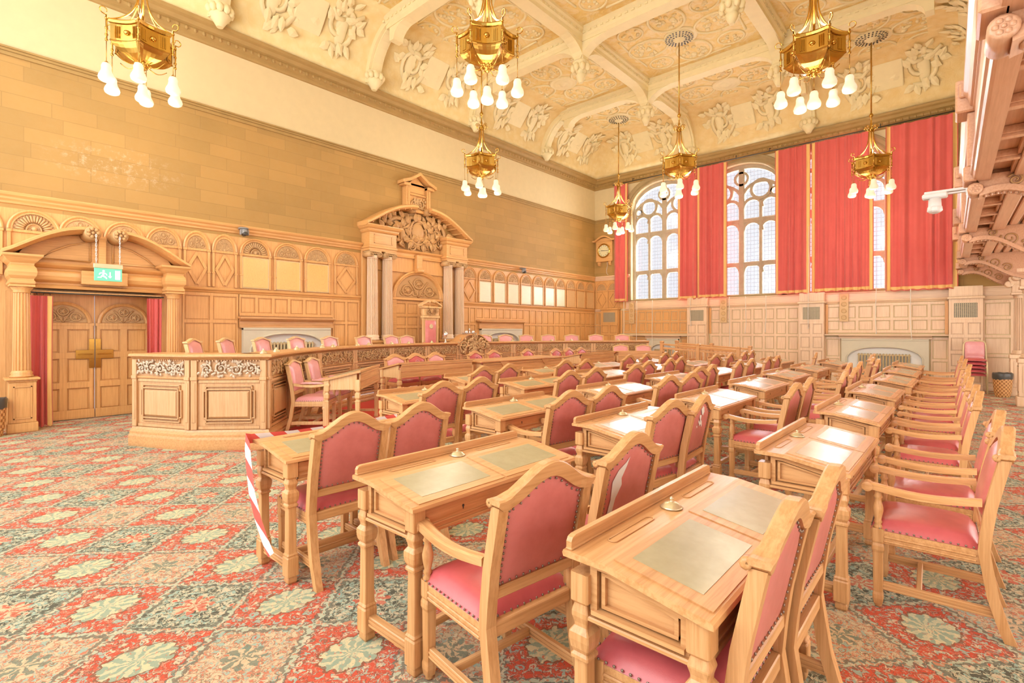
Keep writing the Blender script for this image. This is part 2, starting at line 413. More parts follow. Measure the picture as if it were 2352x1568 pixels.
# ------------------------------------------------------------------ chairs
def yb(z):
    T = ((0, -.30), (.06, -.278), (.2, -.238), (.42, -.205), (.6, -.222), (.92, -.29), (1.1, -.33))
    for (a, p), (b, q) in zip(T, T[1:]):
        if z <= b: return p + (q - p) * (z - a) / (b - a)
    return T[-1][1]
def cy(t): return .5 * (1 + cos(pi * min(1, abs(t))))
def make_chair(name, label, cat, arms=True, wood_=(OAKZ, OAKX, OAKY), seatm=RED, backm=REDB, padded=False, torn=False, shield=False, zs=.905, amp=.105, thin=False, group=None):
    t = thing(name, label, cat, group=group)
    WZ, WX, WY = wood_
    fw = .034 if thin else .046                                  # visible frame width
    xi = .198 if not thin else .212
    zlow = zs - (.024 if thin else .042); ampi = amp - (.004 if thin else .018)
    for sx in (-1, 1):
        b = MB(); secs = []
        for z in (0, .03, .06, .12, .2, .3, .42, .52, .64, .78, zs - .03):
            h = (.02 if z < .1 else .023) * (.65 if thin else 1)
            y = yb(z); X = .222 + (.008 if thin else 0); secs.append([(sx * X - h, y - .024, z), (sx * X + h, y - .024, z), (sx * X + h, y + .022, z), (sx * X - h, y + .022, z)])
        b.loft(secs); obj('rear_leg', b, WZ, t)
        b = MB()
        b.sq([(.019, .02), (.024, .05), (.024, .07), (.021, .085), (.023, .30), (.028, .315), (.028, .335), (.024, .35), (.027, .36), (.027, .43)], sx * .215, .215, .15)
        b.lathe([(.012, 0), (.017, .006), (.017, .024), (.01, .03)], 8, (sx * .215, .215, 0))
        obj('front_leg', b, WZ, t)
    # crest rail, an arch with shoulders
    b = MB(); secs = []
    N = 20
    for i in range(N + 1):
        x = -.252 + .504 * i / N; tt = x / .235
        zt = zs + .002 + amp * cy(tt) ** .9; zl = zlow + (ampi * cy(x / (xi + .01)) if abs(x) < xi + .01 else 0)
        if abs(x) > .246: zl = zs - .02
        d = .026 + (.006 if abs(x) > .19 else 0)
        secs.append([(x, yb(zl) - d + .002, zl), (x, yb(zl) + d, zl), (x, yb(zt) + d, zt - .006), (x, yb(zt) + d - .008, zt), (x, yb(zt) - d + .008, zt), (x, yb(zt) - d, zt - .006)])
    b.loft(secs)
    if not thin:
        for sx in (-1, 1): b.lathe([(.008, -.016), (.017, -.014), (.017, .014), (.008, .016)], 8, (sx * .236, yb(zs) + .036, zs - .02), ax='x')
    obj('crest_rail', b, WX, t)
    b = MB(); y = yb(.54); b.box(-.205, .205, y - .02, y + .02, .515, .56, .005); obj('back_rail', b, WX, t)
    # leather back pad
    zb = .558
    def zt(u): return zlow + .005 + ampi * cy(u * (xi + .004) / (xi + .01))
    def pad(sgn, th):
        def fn(a, c):
            u = 2 * a - 1; z = zb + c * (zt(u) - zb)
            k = (1 - u ** 6) * (1 - (2 * c - 1) ** 6)
            return (u * (xi + .004), yb(z) + sgn * (.006 + th * k), z)
        return fn
    b = MB(); b.grid(pad(1, .032), 13, 11); b.grid(pad(-1, .016), 13, 11)
    b.i = 1
    def stud(x, y, z, n): b.lathe([(.0062, 0), (.0055, .0025), (.0025, .0045)], 6, (x, y, z), ax=n)
    for i in range(13):
        z = zb + .014 + i * (zlow - zb) / 13
        for sx in (-1, 1): b.blob((sx * (xi - .011), yb(z) - .017, z), (.0058, .004, .0058), 6, 3)
    for i in range(11):
        u = -1 + 2 * (i + .5) / 11
        b.blob((u * (xi - .01), yb(zb) - .015, zb + .012), (.0058, .004, .0058), 6, 3)
        z = zt(u) - .014; b.blob((u * (xi - .012), yb(z) - .016, z), (.0058, .004, .0058), 6, 3)
    back = obj('backrest', b, [backm, NAIL], t)
    if shield:                                                    # embossed crest on the front of the leather
        b = MB()
        for r in (.075, .055):
            b.tube([(r * cos(q) * .9, yb(.72 + r * sin(q)) + .042, .72 + r * sin(q) * 1.15) for q in [2 * pi * k / 20 for k in range(21)]], .005, 5)
        for q in (-.03, 0, .03): b.tube([(q, yb(.69) + .043, .68), (q * .6, yb(.76) + .043, .76)], .006, 5)
        obj('embossed_crest', b, PINK, back)
    if torn == 2:
        b = MB(); rnd = random.Random(4)
        for q in range(9):
            x, z, r = rnd.uniform(-.1, -.0), 0, rnd.uniform(.008, .03); z = .86 - abs(x + .03) * .9 + rnd.uniform(-.05, .05)
            n = 9; b.add([(x, yb(z) - .0235, z)] + [(x + r * rnd.uniform(.5, 1.1) * cos(6.28 * k / n), yb(z) - .0232, z + 1.5 * r * rnd.uniform(.5, 1.1) * sin(6.28 * k / n)) for k in range(n)], [(0, 1 + k, 1 + (k + 1) % n) for k in range(n)])
        obj('worn_patch', b, PADD, back, 'pale worn patch near the top of the leather')
    elif torn:
        b = MB(); P = [(-.165, .60), (-.15, .70), (-.16, .79), (-.125, .84), (-.07, .87), (-.045, .895), (-.06, .85), (-.09, .80), (-.075, .76), (-.11, .70), (-.12, .63), (-.14, .59)]
        o = len(P)
        cx, cz = -.12, .74
        b.add([(cx, yb(cz) - .024, cz)] + [(x, yb(z) - .0225, z) for x, z in P], [(0, 1 + k, 1 + (k + 1) % o) for k in range(o)])
        obj('exposed_padding', b, PADD, back, 'white padding showing through torn leather')
    # seat
    b = MB()
    b.box(-.235, .235, .195, .238, .35, .425, .005); b.box(-.235, .235, .2, .246, .365, .38, .004)
    for sx in (-1, 1):
        b.box(sx * .2, sx * .236, -.2, .2, .35, .425, .005); b.box(sx * .2, sx * .242, -.18, .19, .362, .372, .003); b.box(sx * .2, sx * .242, -.18, .19, .385, .395, .003)
    b.box(-.2, .2, -.225, -.19, .37, .425, .004)
    obj('seat_frame', b, WX, t)
    b = MB()
    def seatf(a, c):
        u, w = 2 * a - 1, 2 * c - 1
        k = (1 - u ** 8) ** .5 * (1 - w ** 8) ** .5 if abs(u) < 1 and abs(w) < 1 else 0
        dome = (1 - u * u) * (1 - w * w)
        return (u * .238, .025 + w * .222, .424 + .052 * k + .022 * dome)
    b.grid(seatf, 15, 15)
    b.box(-.232, .232, -.19, .24, .415, .43, .004)
    b.i = 1
    for i in range(14):
        y = -.17 + i * .029
        for sx in (-1, 1): b.blob((sx * .239, y, .432), (.004, .0058, .0058), 6, 3)
    for i in range(13):
        x = -.2 + i * .0333
        b.blob((x, .246, .432), (.0058, .004, .0058), 6, 3); b.blob((x, -.199, .432), (.0058, .004, .0058), 6, 3)
    seat = obj('seat', b, [seatm, NAIL], t)
    # stretchers
    for sx in (-1, 1):
        b = MB(); b.box(sx * .216 - .012, sx * .216 + .012, -.245, .2, .10, .145, .003); b.box(sx * .216 - .015, sx * .216 + .015, -.24, .195, .108, .116); b.box(sx * .216 - .015, sx * .216 + .015, -.24, .195, .126, .134)
        obj('stretcher', b, WY, t)
    b = MB(); b.box(-.21, .21, .03, .055, .105, .14, .004); obj('stretcher', b, WX, t)
    if arms:
        for sx in (-1, 1):
            b = MB()
            b.lathe([(.02, .425), (.021, .44), (.014, .452), (.02, .462), (.015, .475), (.024, .52), (.025, .54), (.016, .575), (.015, .59), (.022, .6), (.016, .612), (.02, .63), (.02, .64)], 10, (sx * .222, .215, 0))
            obj('arm_post', b, WZ, t)
            b = MB(); secs = []
            for k in range(9):
                q = k / 8; y = -.2 + q * .465; z = .655 - .022 * sin(pi * q) + .004 * q; w = .022 + .007 * q ** 2; h = .017
                x = sx * (.222 + .012 * sin(pi * q))
                secs.append([(x - w, y, z - h), (x + w, y, z - h), (x + w, y, z + h - .005), (x + w * .6, y, z + h), (x - w * .6, y, z + h), (x - w, y, z + h - .005)])
            b.loft(secs)
            b.lathe([(.01, -.034), (.026, -.031), (.026, .031), (.01, .034)], 12, (sx * .224, .262, .651), ax='x', smooth=False)
            arm = obj('armrest', b, WY, t)
            if padded:
                b = MB(); b.grid(lambda a, c: (sx * .225 + (2 * a - 1) * .027, -.12 + c * .32, .668 + .022 * max(0, (1 - (2 * a - 1) ** 4) * (1 - (2 * c - 1) ** 8))), 7, 11)
                obj('arm_pad', b, seatm, arm)
    return t
# ------------------------------------------------------------------ twin writing desk (1.2 wide, users on the -y side)
def make_desk(name, label, group, gallery=True, hang=0):
    t = thing(name, label, 'desk', group=group)
    W = .6
    LEG = [(.022, 0), (.028, .012), (.028, .03), (.024, .045), (.035, .047), (.035, .155), (.03, .163), (.033, .172), (.027, .182), (.026, .2), (.024, .44), (.025, .452), (.033, .458), (.033, .468), (.026, .476), (.034, .492), (.038, .518), (.037, .54), (.024, .558), (.025, .57), (.031, .59), (.031, .605), (.026, .622), (.024, .63), (.033, .64), (.033, .73)]
    for sx in (-1, 1):
        for sy in (-1, 1):
            b = MB(); b.sq(LEG if sy > 0 else [(h, z if z < .6 else z - .01) for h, z in LEG], sx * .55, sy * .19, .12); obj('leg', b, OAKZ, t)
    for sx in (-1, 1):
        b = MB(); b.box(sx * .545 - .02, sx * .545 + .02, -.16, .16, .075, .125, .004); b.box(sx * .545 - .024, sx * .545 + .024, -.15, .15, .085, .095); b.box(sx * .545 - .024, sx * .545 + .024, -.15, .15, .105, .115); obj('stretcher', b, OAKY, t)
        b = MB()                                                  # sloped end panel with moulding
        P = [(-.16, .60), (.16, .60), (.16, .775), (.1, .772), (-.16, .72)]
        b.prism(P, 'x', sx * .52, sx * .538)
        for i_, q in enumerate(([(-.16, .60), (.16, .60), (.16, .622), (-.16, .622)], [(-.16, .622), (-.135, .622), (-.135, .71), (-.16, .71)], [(.135, .622), (.16, .622), (.16, .77), (.135, .77)], [(-.16, .695), (.1, .75), (.16, .752), (.16, .775), (.1, .772), (-.16, .72)], [(-.125, .632), (-.112, .632), (-.112, .694), (-.125, .694)], [(.112, .632), (.125, .632), (.125, .742), (.112, .742)], [(-.125, .632), (.125, .632), (.125, .643), (-.125, .643)], [(-.125, .686), (.1, .733), (.125, .734), (.125, .744), (.1, .743), (-.125, .697)])):
            b.prism(q, 'x', sx * (.525 + .001 * i_), sx * ((.562 if i_ < 4 else .550) + .0006 * i_))
        b.box(sx * .53, sx * .578, -.17, .17, .588, .604, .004)
        b.prism([(-.15, .612), (.15, .612), (.15, .626), (-.15, .626)], 'x', sx * .531, sx * .575)
        obj('end_panel', b, OAKY, t)
    b = MB(); b.box(-.545, .545, -.055, -.02, .05, .088, .004); obj('stretcher', b, OAKX, t)
    b = MB(); b.box(-.51, .51, -.205, -.185, .60, .725, .003); b.box(-.52, .52, -.212, -.185, .596, .612, .003); b.box(-.51, .51, -.211, -.19, .70, .71, .002); b.box(-.51, .51, -.211, -.19, .63, .637, .002)
    apron = obj('front_apron', b, OAKX, t)
    b = MB()
    for sx in (-1, 1): b.lathe([(.007, 0), (.007, .003)], 8, (sx * .28, -.2065, .67), ax='y'); b.box(sx * .28 - .0022, sx * .28 + .0022, -.2075, -.203, .655, .67)
    obj('keyhole', b, DARK, apron)
    b = MB(); b.box(-.51, .51, .185, .205, .60, .77, .003); b.box(-.52, .52, .185, .212, .596, .612, .003); obj('back_apron', b, OAKX, t)
    b = MB()                                                      # top: flat shelf at the back, slope to the user
    b.prism([(-.24, .722), (-.238, .738), (-.228, .744), (.085, .797), (.238, .799), (.242, .79), (.238, .778), (.085, .776), (-.22, .722)], 'x', -W, W)
    obj('desktop', b, OAKX, t)
    sl = (.797 - .744) / (.085 + .228)
    def sz(y): return .744 + (y + .228) * sl
    for sx in (-1, 1):
        b = MB(); x0, x1 = sorted((sx * .008, sx * .555))
        y0, y1 = -.222, .078
        b.loft([[(x0, y0, sz(y0) - .004), (x1, y0, sz(y0) - .004), (x1, y0, sz(y0) + .004), (x0, y0, sz(y0) + .004)], [(x0, y1, sz(y1) - .004), (x1, y1, sz(y1) - .004), (x1, y1, sz(y1) + .004), (x0, y1, sz(y1) + .004)]])
        lid = obj('lid', b, OAKX, t)
        b = MB(); x0, x1 = x0 + .055, x1 - .055; y0, y1 = -.175, .045
        b.loft([[(x0, y0, sz(y0) + .001), (x1, y0, sz(y0) + .001), (x1, y0, sz(y0) + .0055), (x0, y0, sz(y0) + .0055)], [(x0, y1, sz(y1) + .001), (x1, y1, sz(y1) + .001), (x1, y1, sz(y1) + .0055), (x0, y1, sz(y1) + .0055)]])
        obj('writing_surface', b, GREYL, lid, 'olive grey leather inset')
        b = MB()                                                  # pen groove
        P = []
        for k in range(12):
            a = pi / 2 + pi * k / 11; P.append((sx * .3 - .13 + .016 * cos(a), .155 + .016 * sin(a)))
        for k in range(12):
            a = -pi / 2 + pi * k / 11; P.append((sx * .3 + .13 + .016 * cos(a), .155 + .016 * sin(a)))
        b.tube([(x, y, .7995) for x, y in P + P[:1]], .0028, 5)
        obj('pen_groove', b, OAKX, t)
    if gallery:
        b = MB(); P = [(-.59, .797), (-.59, .825), (-.582, .838), (-.565, .843), (.565, .843), (.582, .838), (.59, .825), (.59, .797)]
        b.prism(P, 'y', .213, .233); b.box(-.592, .592, .21, .236, .797, .806, .003)
        obj('gallery_rail', b, OAKX, t)
    b = MB(); b.lathe([(.042, .799), (.044, .802), (.038, .806), (.034, .809), (.028, .816), (.014, .821), (.006, .824), (.006, .829), (.008, .833), (.008, .836), (.003, .84)], 16, (0, .145, 0))
    obj('inkwell', b, PBRASS, t, 'domed brass inkwell lid')
    return t
# ------------------------------------------------------------------ carved relief in the XZ plane facing -y, centred
def scroll(b, x, z, r, turns, a0, sg, y, th):
    pts = []
    n = int(14 * turns)
    for i in range(n + 1):
        q = i / n; a = a0 + sg * q * turns * 2 * pi; rr = r * (1 - .85 * q)
        pts.append((x + rr * cos(a), y, z + rr * sin(a)))
    b.tube(pts, [th * (1 - .4 * i / n) for i in range(n + 1)], 4)
def leafy(b, x, z, a, l, w, y):
    c, s_ = cos(a), sin(a)
    P = [(0, 0), (.3, .5), (.65, .42), (1, 0), (.65, -.42), (.3, -.5)]
    vs = [(x + l * p * c - w * q * s_, y, z + l * p * s_ + w * q * c) for p, q in P] + [(x + .5 * l * c, y - .35 * w, z + .5 * l * s_)]
    b.add(vs, [(i, (i + 1) % 6, 6) for i in range(6)])
def carved_band(w, h, seed, y=0, dens=1.0):
    rnd = random.Random(seed); b = MB()
    n = max(2, int(w / h * 1.25 * dens))
    for i in range(n):
        x = -w / 2 + w * (i + .5) / n; sg = 1 if i % 2 else -1
        scroll(b, x, sg * h * .04, h * .40, 1.6, rnd.random() * 6, sg, y - h * .03, h * .07)
        b.blob((x, y - .003, sg * h * .04), (h * .1, h * .08, h * .1), 6, 3)
        for k in range(20):
            a = rnd.random() * 6.28; rr = h * rnd.uniform(.15, .47)
            px, pz = x + rr * cos(a) * 1.1, rr * sin(a)
            if abs(pz) < h * .42: leafy(b, px, pz, a + rnd.uniform(-1, 1), h * .26, h * .15, y - h * .03 - rnd.random() * h * .1)
    return b
def fan(kind, r, y=0):
    """half-round carving of radius r standing on z=0"""
    b = MB()
    b.arc(0, 0, [(.01, y + .02), (r * 1.06, y + .02), (r * 1.06, y + .004), (.01, y + .004)], n=16)
    if kind == 0:                                                  # ribbed shell
        n = 15
        for i in range(n):
            a = pi * (i + .5) / n
            b.M = Matrix.Translation((0, y, 0)) @ Matrix.Rotation(-a, 4, 'Y')
            b.blob((r * .68, 0, 0), (r * .3, r * .1, r * .075), 6, 4)
        b.M = None
        b.arc(0, 0, [(r * .3, y), (r * .36, y - r * .08), (r * .42, y)], n=14)
        b.blob((0, y, r * .1), (r * .16, r * .1, r * .13), 8, 4)
        for k in (-1, 1): scroll(b, k * r * .24, r * .1, r * .1, 1.5, 0, k, y - .005, r * .03)
    elif kind == 1:                                                # three roundels and scrolls
        for x, z, q in ((0, .62, .22), (-.52, .3, .22), (.52, .3, .22)):
            b.tube([(x * r + q * r * cos(t), y, z * r + q * r * sin(t)) for t in [2 * pi * k / 16 for k in range(17)]], r * .045, 5)
            b.blob((x * r, y, z * r), (r * .1, r * .08, r * .1), 7, 4)
            for k in range(5): leafy(b, x * r, z * r, 2 * pi * k / 5, r * .2, r * .1, y - .004)
        for k in (-1, 1):
            scroll(b, k * r * .2, r * .2, r * .17, 1.5, pi / 2, k, y, r * .04); scroll(b, k * r * .74, r * .2, r * .14, 1.3, 0, k, y, r * .035)
            b.tube([(0, y, 0), (k * .12 * r, y, .25 * r), (k * .3 * r, y, .55 * r), (k * .45 * r, y, .72 * r)], r * .04, 5)
    else:                                                          # palmette of looped leaves
        for i in range(7):
            a = pi * (i + .5) / 7; l = r * .86
            P = []
            for k in range(13):
                t = k / 12 * 2 * pi; u = l * (.5 - .5 * cos(t)); w = r * .14 * sin(t) * (.3 + u / l)
                P.append((u * cos(a) - w * sin(a), y, u * sin(a) + w * cos(a)))
            b.tube(P, r * .032, 5); b.blob((l * .72 * cos(a), y, l * .72 * sin(a)), (r * .07, r * .06, r * .07), 6, 3)
        b.blob((0, y, r * .06), (r * .15, r * .1, r * .13), 8, 4)
    return b
# ------------------------------------------------------------------ camera maths, used only to lay out what was measured
F_, HZ_ = 1162.0, 759.0
CA, SA = cos(radians(41.75)), sin(radians(41.75))
# ------------------------------------------------------------------ members' desks
ROWN = {1: 'the row nearest the gallery', 2: 'the second row from the gallery', 3: 'the middle row', 4: 'the second row from the dais', 5: 'the row nearest the dais'}
ORD = ['first', 'second', 'third', 'fourth', 'fifth', 'sixth', 'seventh']
DX = [1.32, 3.15, 5.02, 6.92, 8.8, 10.72, 12.82]
DY = {1: (.96, .92, .98, 1.03, 1.0, 1.05, 1.1), 2: (2.22, 2.22, 2.25, 2.35, 2.45, 2.48, 2.42), 3: (3.42, 3.44, 3.48, 3.55, 3.6, 3.6, 3.6), 4: (0, 4.84, 4.76, 4.82, 4.9, 4.8, 4.85), 5: (0, 0, 5.9, 5.97, 6.0, 6.0, 0)}
desk0 = None; plain0 = None
for r in (1, 2, 3, 4, 5):
    k = -1
    for c in range(7):
        if DY[r][c] == 0: continue
        k += 1
        lab = 'oak twin writing desk, %s from the camera in %s' % (ORD[k], ROWN[r])
        loc = (DX[c] + .6 + (.02 if c else 0), DY[r][c] - .24, 0)
        if (r, c) == (3, 0):
            place(make_desk('writing_desk', 'oak twin writing desk without back rail, striped tape along its back edge', 'twin writing desks', gallery=False), loc)
        elif desk0 is None:
            desk0 = make_desk('writing_desk', lab, 'twin writing desks'); place(desk0, loc)
        else: dup(desk0, loc, 0, lab)
# ------------------------------------------------------------------ members' chairs: crest position, row, desk column, seat, arms, turn
CH = [(1.655, 2.76, 3, 0, 0, 0, -2), (2.185, 2.78, 3, 0, 1, 0, -1), (1.53, 1.17, 2, 0, 0, 1, -8), (2.24, 1.19, 2, 0, 1, 2, -4), (1.655, .37, 1, 0, 0, 0, 0), (2.17, .35, 1, 0, 1, 0, 0),
      (3.62, -.17, 1, 1, 0, 1, 2), (4.34, -.17, 1, 1, 1, 1, 0), (5.58, -.1, 1, 2, 0, 1, 0), (6.26, -.09, 1, 2, 1, 1, 0), (7.25, -.06, 1, 3, 0, 1, 0), (7.94, -.04, 1, 3, 1, 1, 0), (9.2, -.05, 1, 4, 0, 1, 0), (9.94, -.07, 1, 4, 1, 1, 0), (11.1, -.02, 1, 5, 0, 1, 0), (11.75, -.03, 1, 5, 1, 1, 0), (13.3, .02, 1, 6, 0, 1, 0),
      (3.25, 3.80, 4, 1, 0, 0, -4), (3.81, 3.84, 4, 1, 1, 0, -3), (3.46, 2.42, 3, 1, 0, 1, -9), (4.01, 2.38, 3, 1, 1, 0, -6), (3.48, 1.55, 2, 1, 0, 0, -10), (3.9, 1.49, 2, 1, 1, 3, 4),
      (5.01, 5.0, 5, 2, 0, 0, 0), (5.62, 5.06, 5, 2, 1, 0, 0), (5.2, 3.66, 4, 2, 0, 0, -4), (5.86, 3.7, 4, 2, 1, 0, -3), (5.37, 2.43, 3, 2, 0, 1, -8), (5.91, 2.4, 3, 2, 1, 0, -8), (5.36, 1.17, 2, 2, 0, 1, -2), (6.1, 1.2, 2, 2, 1, 1, 0),
      (7.25, 1.06, 2, 3, 0, 1, 0), (8.1, 1.07, 2, 3, 1, 1, 0), (9.21, 1.29, 2, 4, 0, 1, 0), (9.73, 1.22, 2, 4, 1, 1, 0), (10.82, 1.1, 2, 5, 0, 1, 0), (11.45, 1.24, 2, 5, 1, 1, 0), (12.66, 1.4, 2, 6, 0, 1, 0), (13.2, 1.42, 2, 6, 1, 1, 0),
      (6.93, 2.7, 3, 3, 0, 0, -10), (7.49, 2.74, 3, 3, 1, 0, 0), (8.91, 2.8, 3, 4, 0, 0, 0), (9.55, 2.8, 3, 4, 1, 0, 0), (10.61, 2.8, 3, 5, 0, 0, 0), (11.16, 2.78, 3, 5, 1, 0, 0), (13.07, 2.47, 3, 6, 0, 0, 8),
      (7.04, 5.05, 5, 3, 0, 0, -3), (7.5, 4.93, 5, 3, 1, 0, 0), (9.41, 5.14, 5, 4, 0, 0, -5), (10.01, 5.06, 5, 4, 1, 0, 0), (11.03, 5.1, 5, 5, 0, 0, 0), (11.5, 5.05, 5, 5, 1, 0, 0),
      (6.8, 3.6, 4, 3, 0, 0, -6), (7.73, 3.86, 4, 3, 1, 0, -4), (8.7, 3.93, 4, 4, 0, 0, 0), (9.28, 3.98, 4, 4, 1, 0, 0), (10.77, 3.86, 4, 5, 0, 0, -8), (11.62, 3.84, 4, 5, 1, 0, 0), (12.78, 3.9, 4, 6, 0, 0, 0), (13.6, 3.98, 4, 6, 1, 0, 0)]
first = {}
for x, y, r, c, s, a, rot in CH:
    rz = radians(rot)
    k = c - {4: 1, 5: 2}.get(r, 0)
    lab = 'red leather %s, %s seat at %s desk of %s' % ('armchair' if a in (1, 2) else 'chair', ('left', 'right')[s], ORD[k], ROWN[r])
    grp = "members' chairs at the twin desks"
    if a == 3: lab = 'red leather chair with a white worn patch near the top of its back'
    if a == 2: lab = 'oak armchair with torn red leather back showing white padding'
    loc = (x - .31 * sin(rz), y + .31 * cos(rz), 0)
    if a not in first:
        first[a] = make_chair('leather_armchair' if a in (1, 2) else 'leather_chair', lab, 'chair', arms=a in (1, 2), torn={2: 1, 3: 2}.get(a, 0), group=grp)
        place(first[a], loc, rz)
    else: dup(first[a], loc, rz, lab)
# ------------------------------------------------------------------ hazard tape on the front-left desk
b = MB()
P = [(2.46, 3.455, .79), (2.0, 3.462, .775), (1.6, 3.462, .78), (1.32, 3.45, .80), (1.285, 3.43, .80), (1.272, 3.38, .77), (1.262, 3.33, .66), (1.25, 3.25, .5), (1.255, 3.17, .36), (1.27, 3.11, .25), (1.285, 3.06, .17)]
vs = []
for i, p in enumerate(P):
    d = (Vector(P[min(i + 1, len(P) - 1)]) - Vector(P[max(i - 1, 0)])).normalized()
    w = Vector((0, 0, 1)) if i < 5 else Vector((0, .85, -.3)).normalized()
    w = (w - d * w.dot(d)).normalized() * (.03 if i < 4 else .048)
    if i > 4: w = Vector((0, abs(w.y), w.z if w.y >= 0 else -w.z))
    vs += [tuple(Vector(p) - w), tuple(Vector(p) + w)]
b.add(vs, [(2 * i, 2 * i + 1, 2 * i + 3, 2 * i + 2) for i in range(len(P) - 1)])
tag(obj('barrier_tape', b, TAPE), 'red and white striped barrier tape trailing off the desk end', 'tape')
# ------------------------------------------------------------------ dais
DC, DR = (8.6, 2.29), 7.29
def arcp(deg, r=DR): return (DC[0] + r * cos(radians(deg)), DC[1] + r * sin(radians(deg)))
A0, A1 = (1.66, 8.17), (2.07, 7.27)
A2 = arcp(143.6)
ANG = [143.6, 136.33, 127.43, 117.41, 107.34, 97.77, 89.3, 81.94, 75.0, 68.0, 61.5, 54.5, 47.5, 41.0]
arcpath = [arcp(143.6 - (143.6 - 41.0) * i / 56) for i in range(57)]
B1 = (2 * DC[0] - A1[0], A1[1] + .3); B0 = (2 * DC[0] - A0[0], A0[1])
path = [A0, A1] + arcpath
dais = thing('curved_dais_bench', 'long curved oak council bench with carved frieze panels below the wall', 'bench')
b = MB(); b.sweep(path, [(0, 0), (0, 1.13), (-.05, 1.13), (-.05, 0)]); obj('bench_front', b, DAIZ, dais)
b = MB(); b.sweep(path, [(-.05, 1.125), (.012, 1.125), (.018, 1.135), (.035, 1.15), (.06, 1.163), (.075, 1.168), (.075, 1.188), (.06, 1.2), (-.4, 1.2), (-.4, 1.168)]); obj('bench_top', b, DAIX, dais)
b = MB(); b.sweep(path, [(0, 0), (.075, 0), (.075, .13), (.07, .15), (.06, .16), (.06, .19), (.03, .22), (.02, .245), (0, .25)]); obj('plinth', b, DAIX, dais)
b = MB(); b.sweep(path, [(0, .875), (.014, .878), (.02, .89), (.02, .9), (.01, .912), (0, .915)])
obj('moulding', b, DAIX, dais)
bays = [(A0, A1, 0), (A1, A2, 0)] + [(arcp(ANG[i]), arcp(ANG[i + 1]), 1) for i in range(len(ANG) - 1)]
for i, (p, q, cur) in enumerate(bays):
    w = hypot(q[0] - p[0], q[1] - p[1]); an = atan2(q[1] - p[1], q[0] - p[0])
    mid = ((p[0] + q[0]) / 2, (p[1] + q[1]) / 2)
    nx, ny = sin(an), -cos(an)
    sag = DR - sqrt(max(0, DR * DR - w * w / 4)) if cur else 0
    crest = (i == 8)
    off = .002
    b = MB()
    h = w / 2; pw = .05
    for sx in (-1, 1):                                            # end pilasters
        b.box(sx * (h - .005), sx * (h - pw - .03), -.03, .03, .25, 1.125, .004)
        b.box(sx * (h - .02), sx * (h - pw - .012), -.036, -.02, .34, .84, .004)
        b.box(sx * (h - .0), sx * (h - pw - .036), -.04, .03, .87, .915, .006)
    x0 = h - pw - .06
    b.box(-x0 - .02, x0 + .02, -.012, .02, .255, .29); b.box(-x0 - .02, x0 + .02, -.012, .02, .84, .872)
    # eared frames stepping in to the raised field
    for ins, th, ear in ((.035, -.02, .03), (.075, -.03, .0)):
        xx, z0, z1 = x0 - ins, .29 + ins, .84 - ins
        for s_ in (-1, 1):
            b.box(s_ * xx, s_ * (xx - .016), th, .01, z0 + (.07 if ear else 0), z1 - (.07 if ear else 0), .003)
            if ear: 
                for zc in (z0, z1 - .07): b.box(s_ * (xx - ear), s_ * (xx - ear - .016), th, .01, zc, zc + .07, .003); b.box(s_ * xx, s_ * (xx - ear - .016), th, .01, zc + (.07 if zc == z0 else 0) - .008, zc + (.07 if zc == z0 else 0) + .008, .003)
        for zc in (z0, z1 - .016): b.box(-xx + ear, xx - ear, th, .01, zc, zc + .016, .003)
    xx = x0 - .12
    if xx > .04: b.loft([[(-xx - .02, -.008, .39), (xx + .02, -.008, .39), (xx + .02, -.008, .74), (-xx - .02, -.008, .74)], [(-xx, -.03, .415), (xx, -.03, .415), (xx, -.03, .715), (-xx, -.03, .715)]])
    n = int(w / .035)
    for k in range(n): b.box(-h + (k + .2) * w / n, -h + (k + .75) * w / n, -.022, .01, 1.112, 1.128)
    bay = place(obj('panel_bay', b, DAIZ, dais), (mid[0] - nx * (sag * .3 - off), mid[1] - ny * (sag * .3 - off), 0), an)
    if not crest:
        f = carved_band(2 * x0 + .02, .185, 40 + i, -.012)
        o = obj('carved_frieze', f, CARVP if i < 2 else CARVD, bay); o.location = (0, -.004, 1.015)
    else:
        f = carved_band(2 * x0 + .14, .4, 77, -.03, 1.8)
        f.blob((0, -.02, .03), (.1, .03, .13), 12, 6)
        for s_ in (-1, 1): scroll(f, s_ * .055, .23, .05, 1.7, pi / 2, s_, -.075, .013)
        o = obj('carved_frieze', f, CARVD, bay); o.location = (0, -.02, 1.12)
        b = MB(); Z = lambda x: 1.2 + .21 * (.5 + .5 * cos(pi * min(1, max(0, (abs(x) - .15) / .42))))
        secs = []
        for k in range(33):
            x = -.62 + 1.24 * k / 32; z = Z(x)
            secs.append([(x, -.08, z - .03), (x, -.08, z), (x, .32, z), (x, .32, z - .03)])
        b.loft(secs); obj('raised_coping', b, DAIX, bay)
        b = MB(); P = [(-.6, 1.19)] + [(-.6 + 1.2 * k / 24, Z(-.6 + 1.2 * k / 24) - .02) for k in range(25)] + [(.6, 1.19)]
        b.prism(P, 'y', -.005, .03); b.prism(P, 'y', .26, .3); obj('crest_board', b, DAIX, bay)
pl = MB(); pts = [arcp(141 - (141 - 40) * i / 30, DR + .06) for i in range(31)] + [arcp(40 + (141 - 40) * i / 30, DR + 1.3) for i in range(31)]
pl.prism(pts, 'z', 0, .4); struct('floor_dais_stage', pl, REDC)
pl = MB(); pts = [(2.85, 6.52), (3.3, 5.95), (4.3, 6.2), (12.9, 6.2), (13.95, 6.0), (14.2, 6.8)] + [arcp(41.5 + (143 - 41.5) * i / 40, DR - .01) for i in range(41)]
pl.prism(pts, 'z', 0.0, .1); struct('floor_well_platform', pl, REDC)
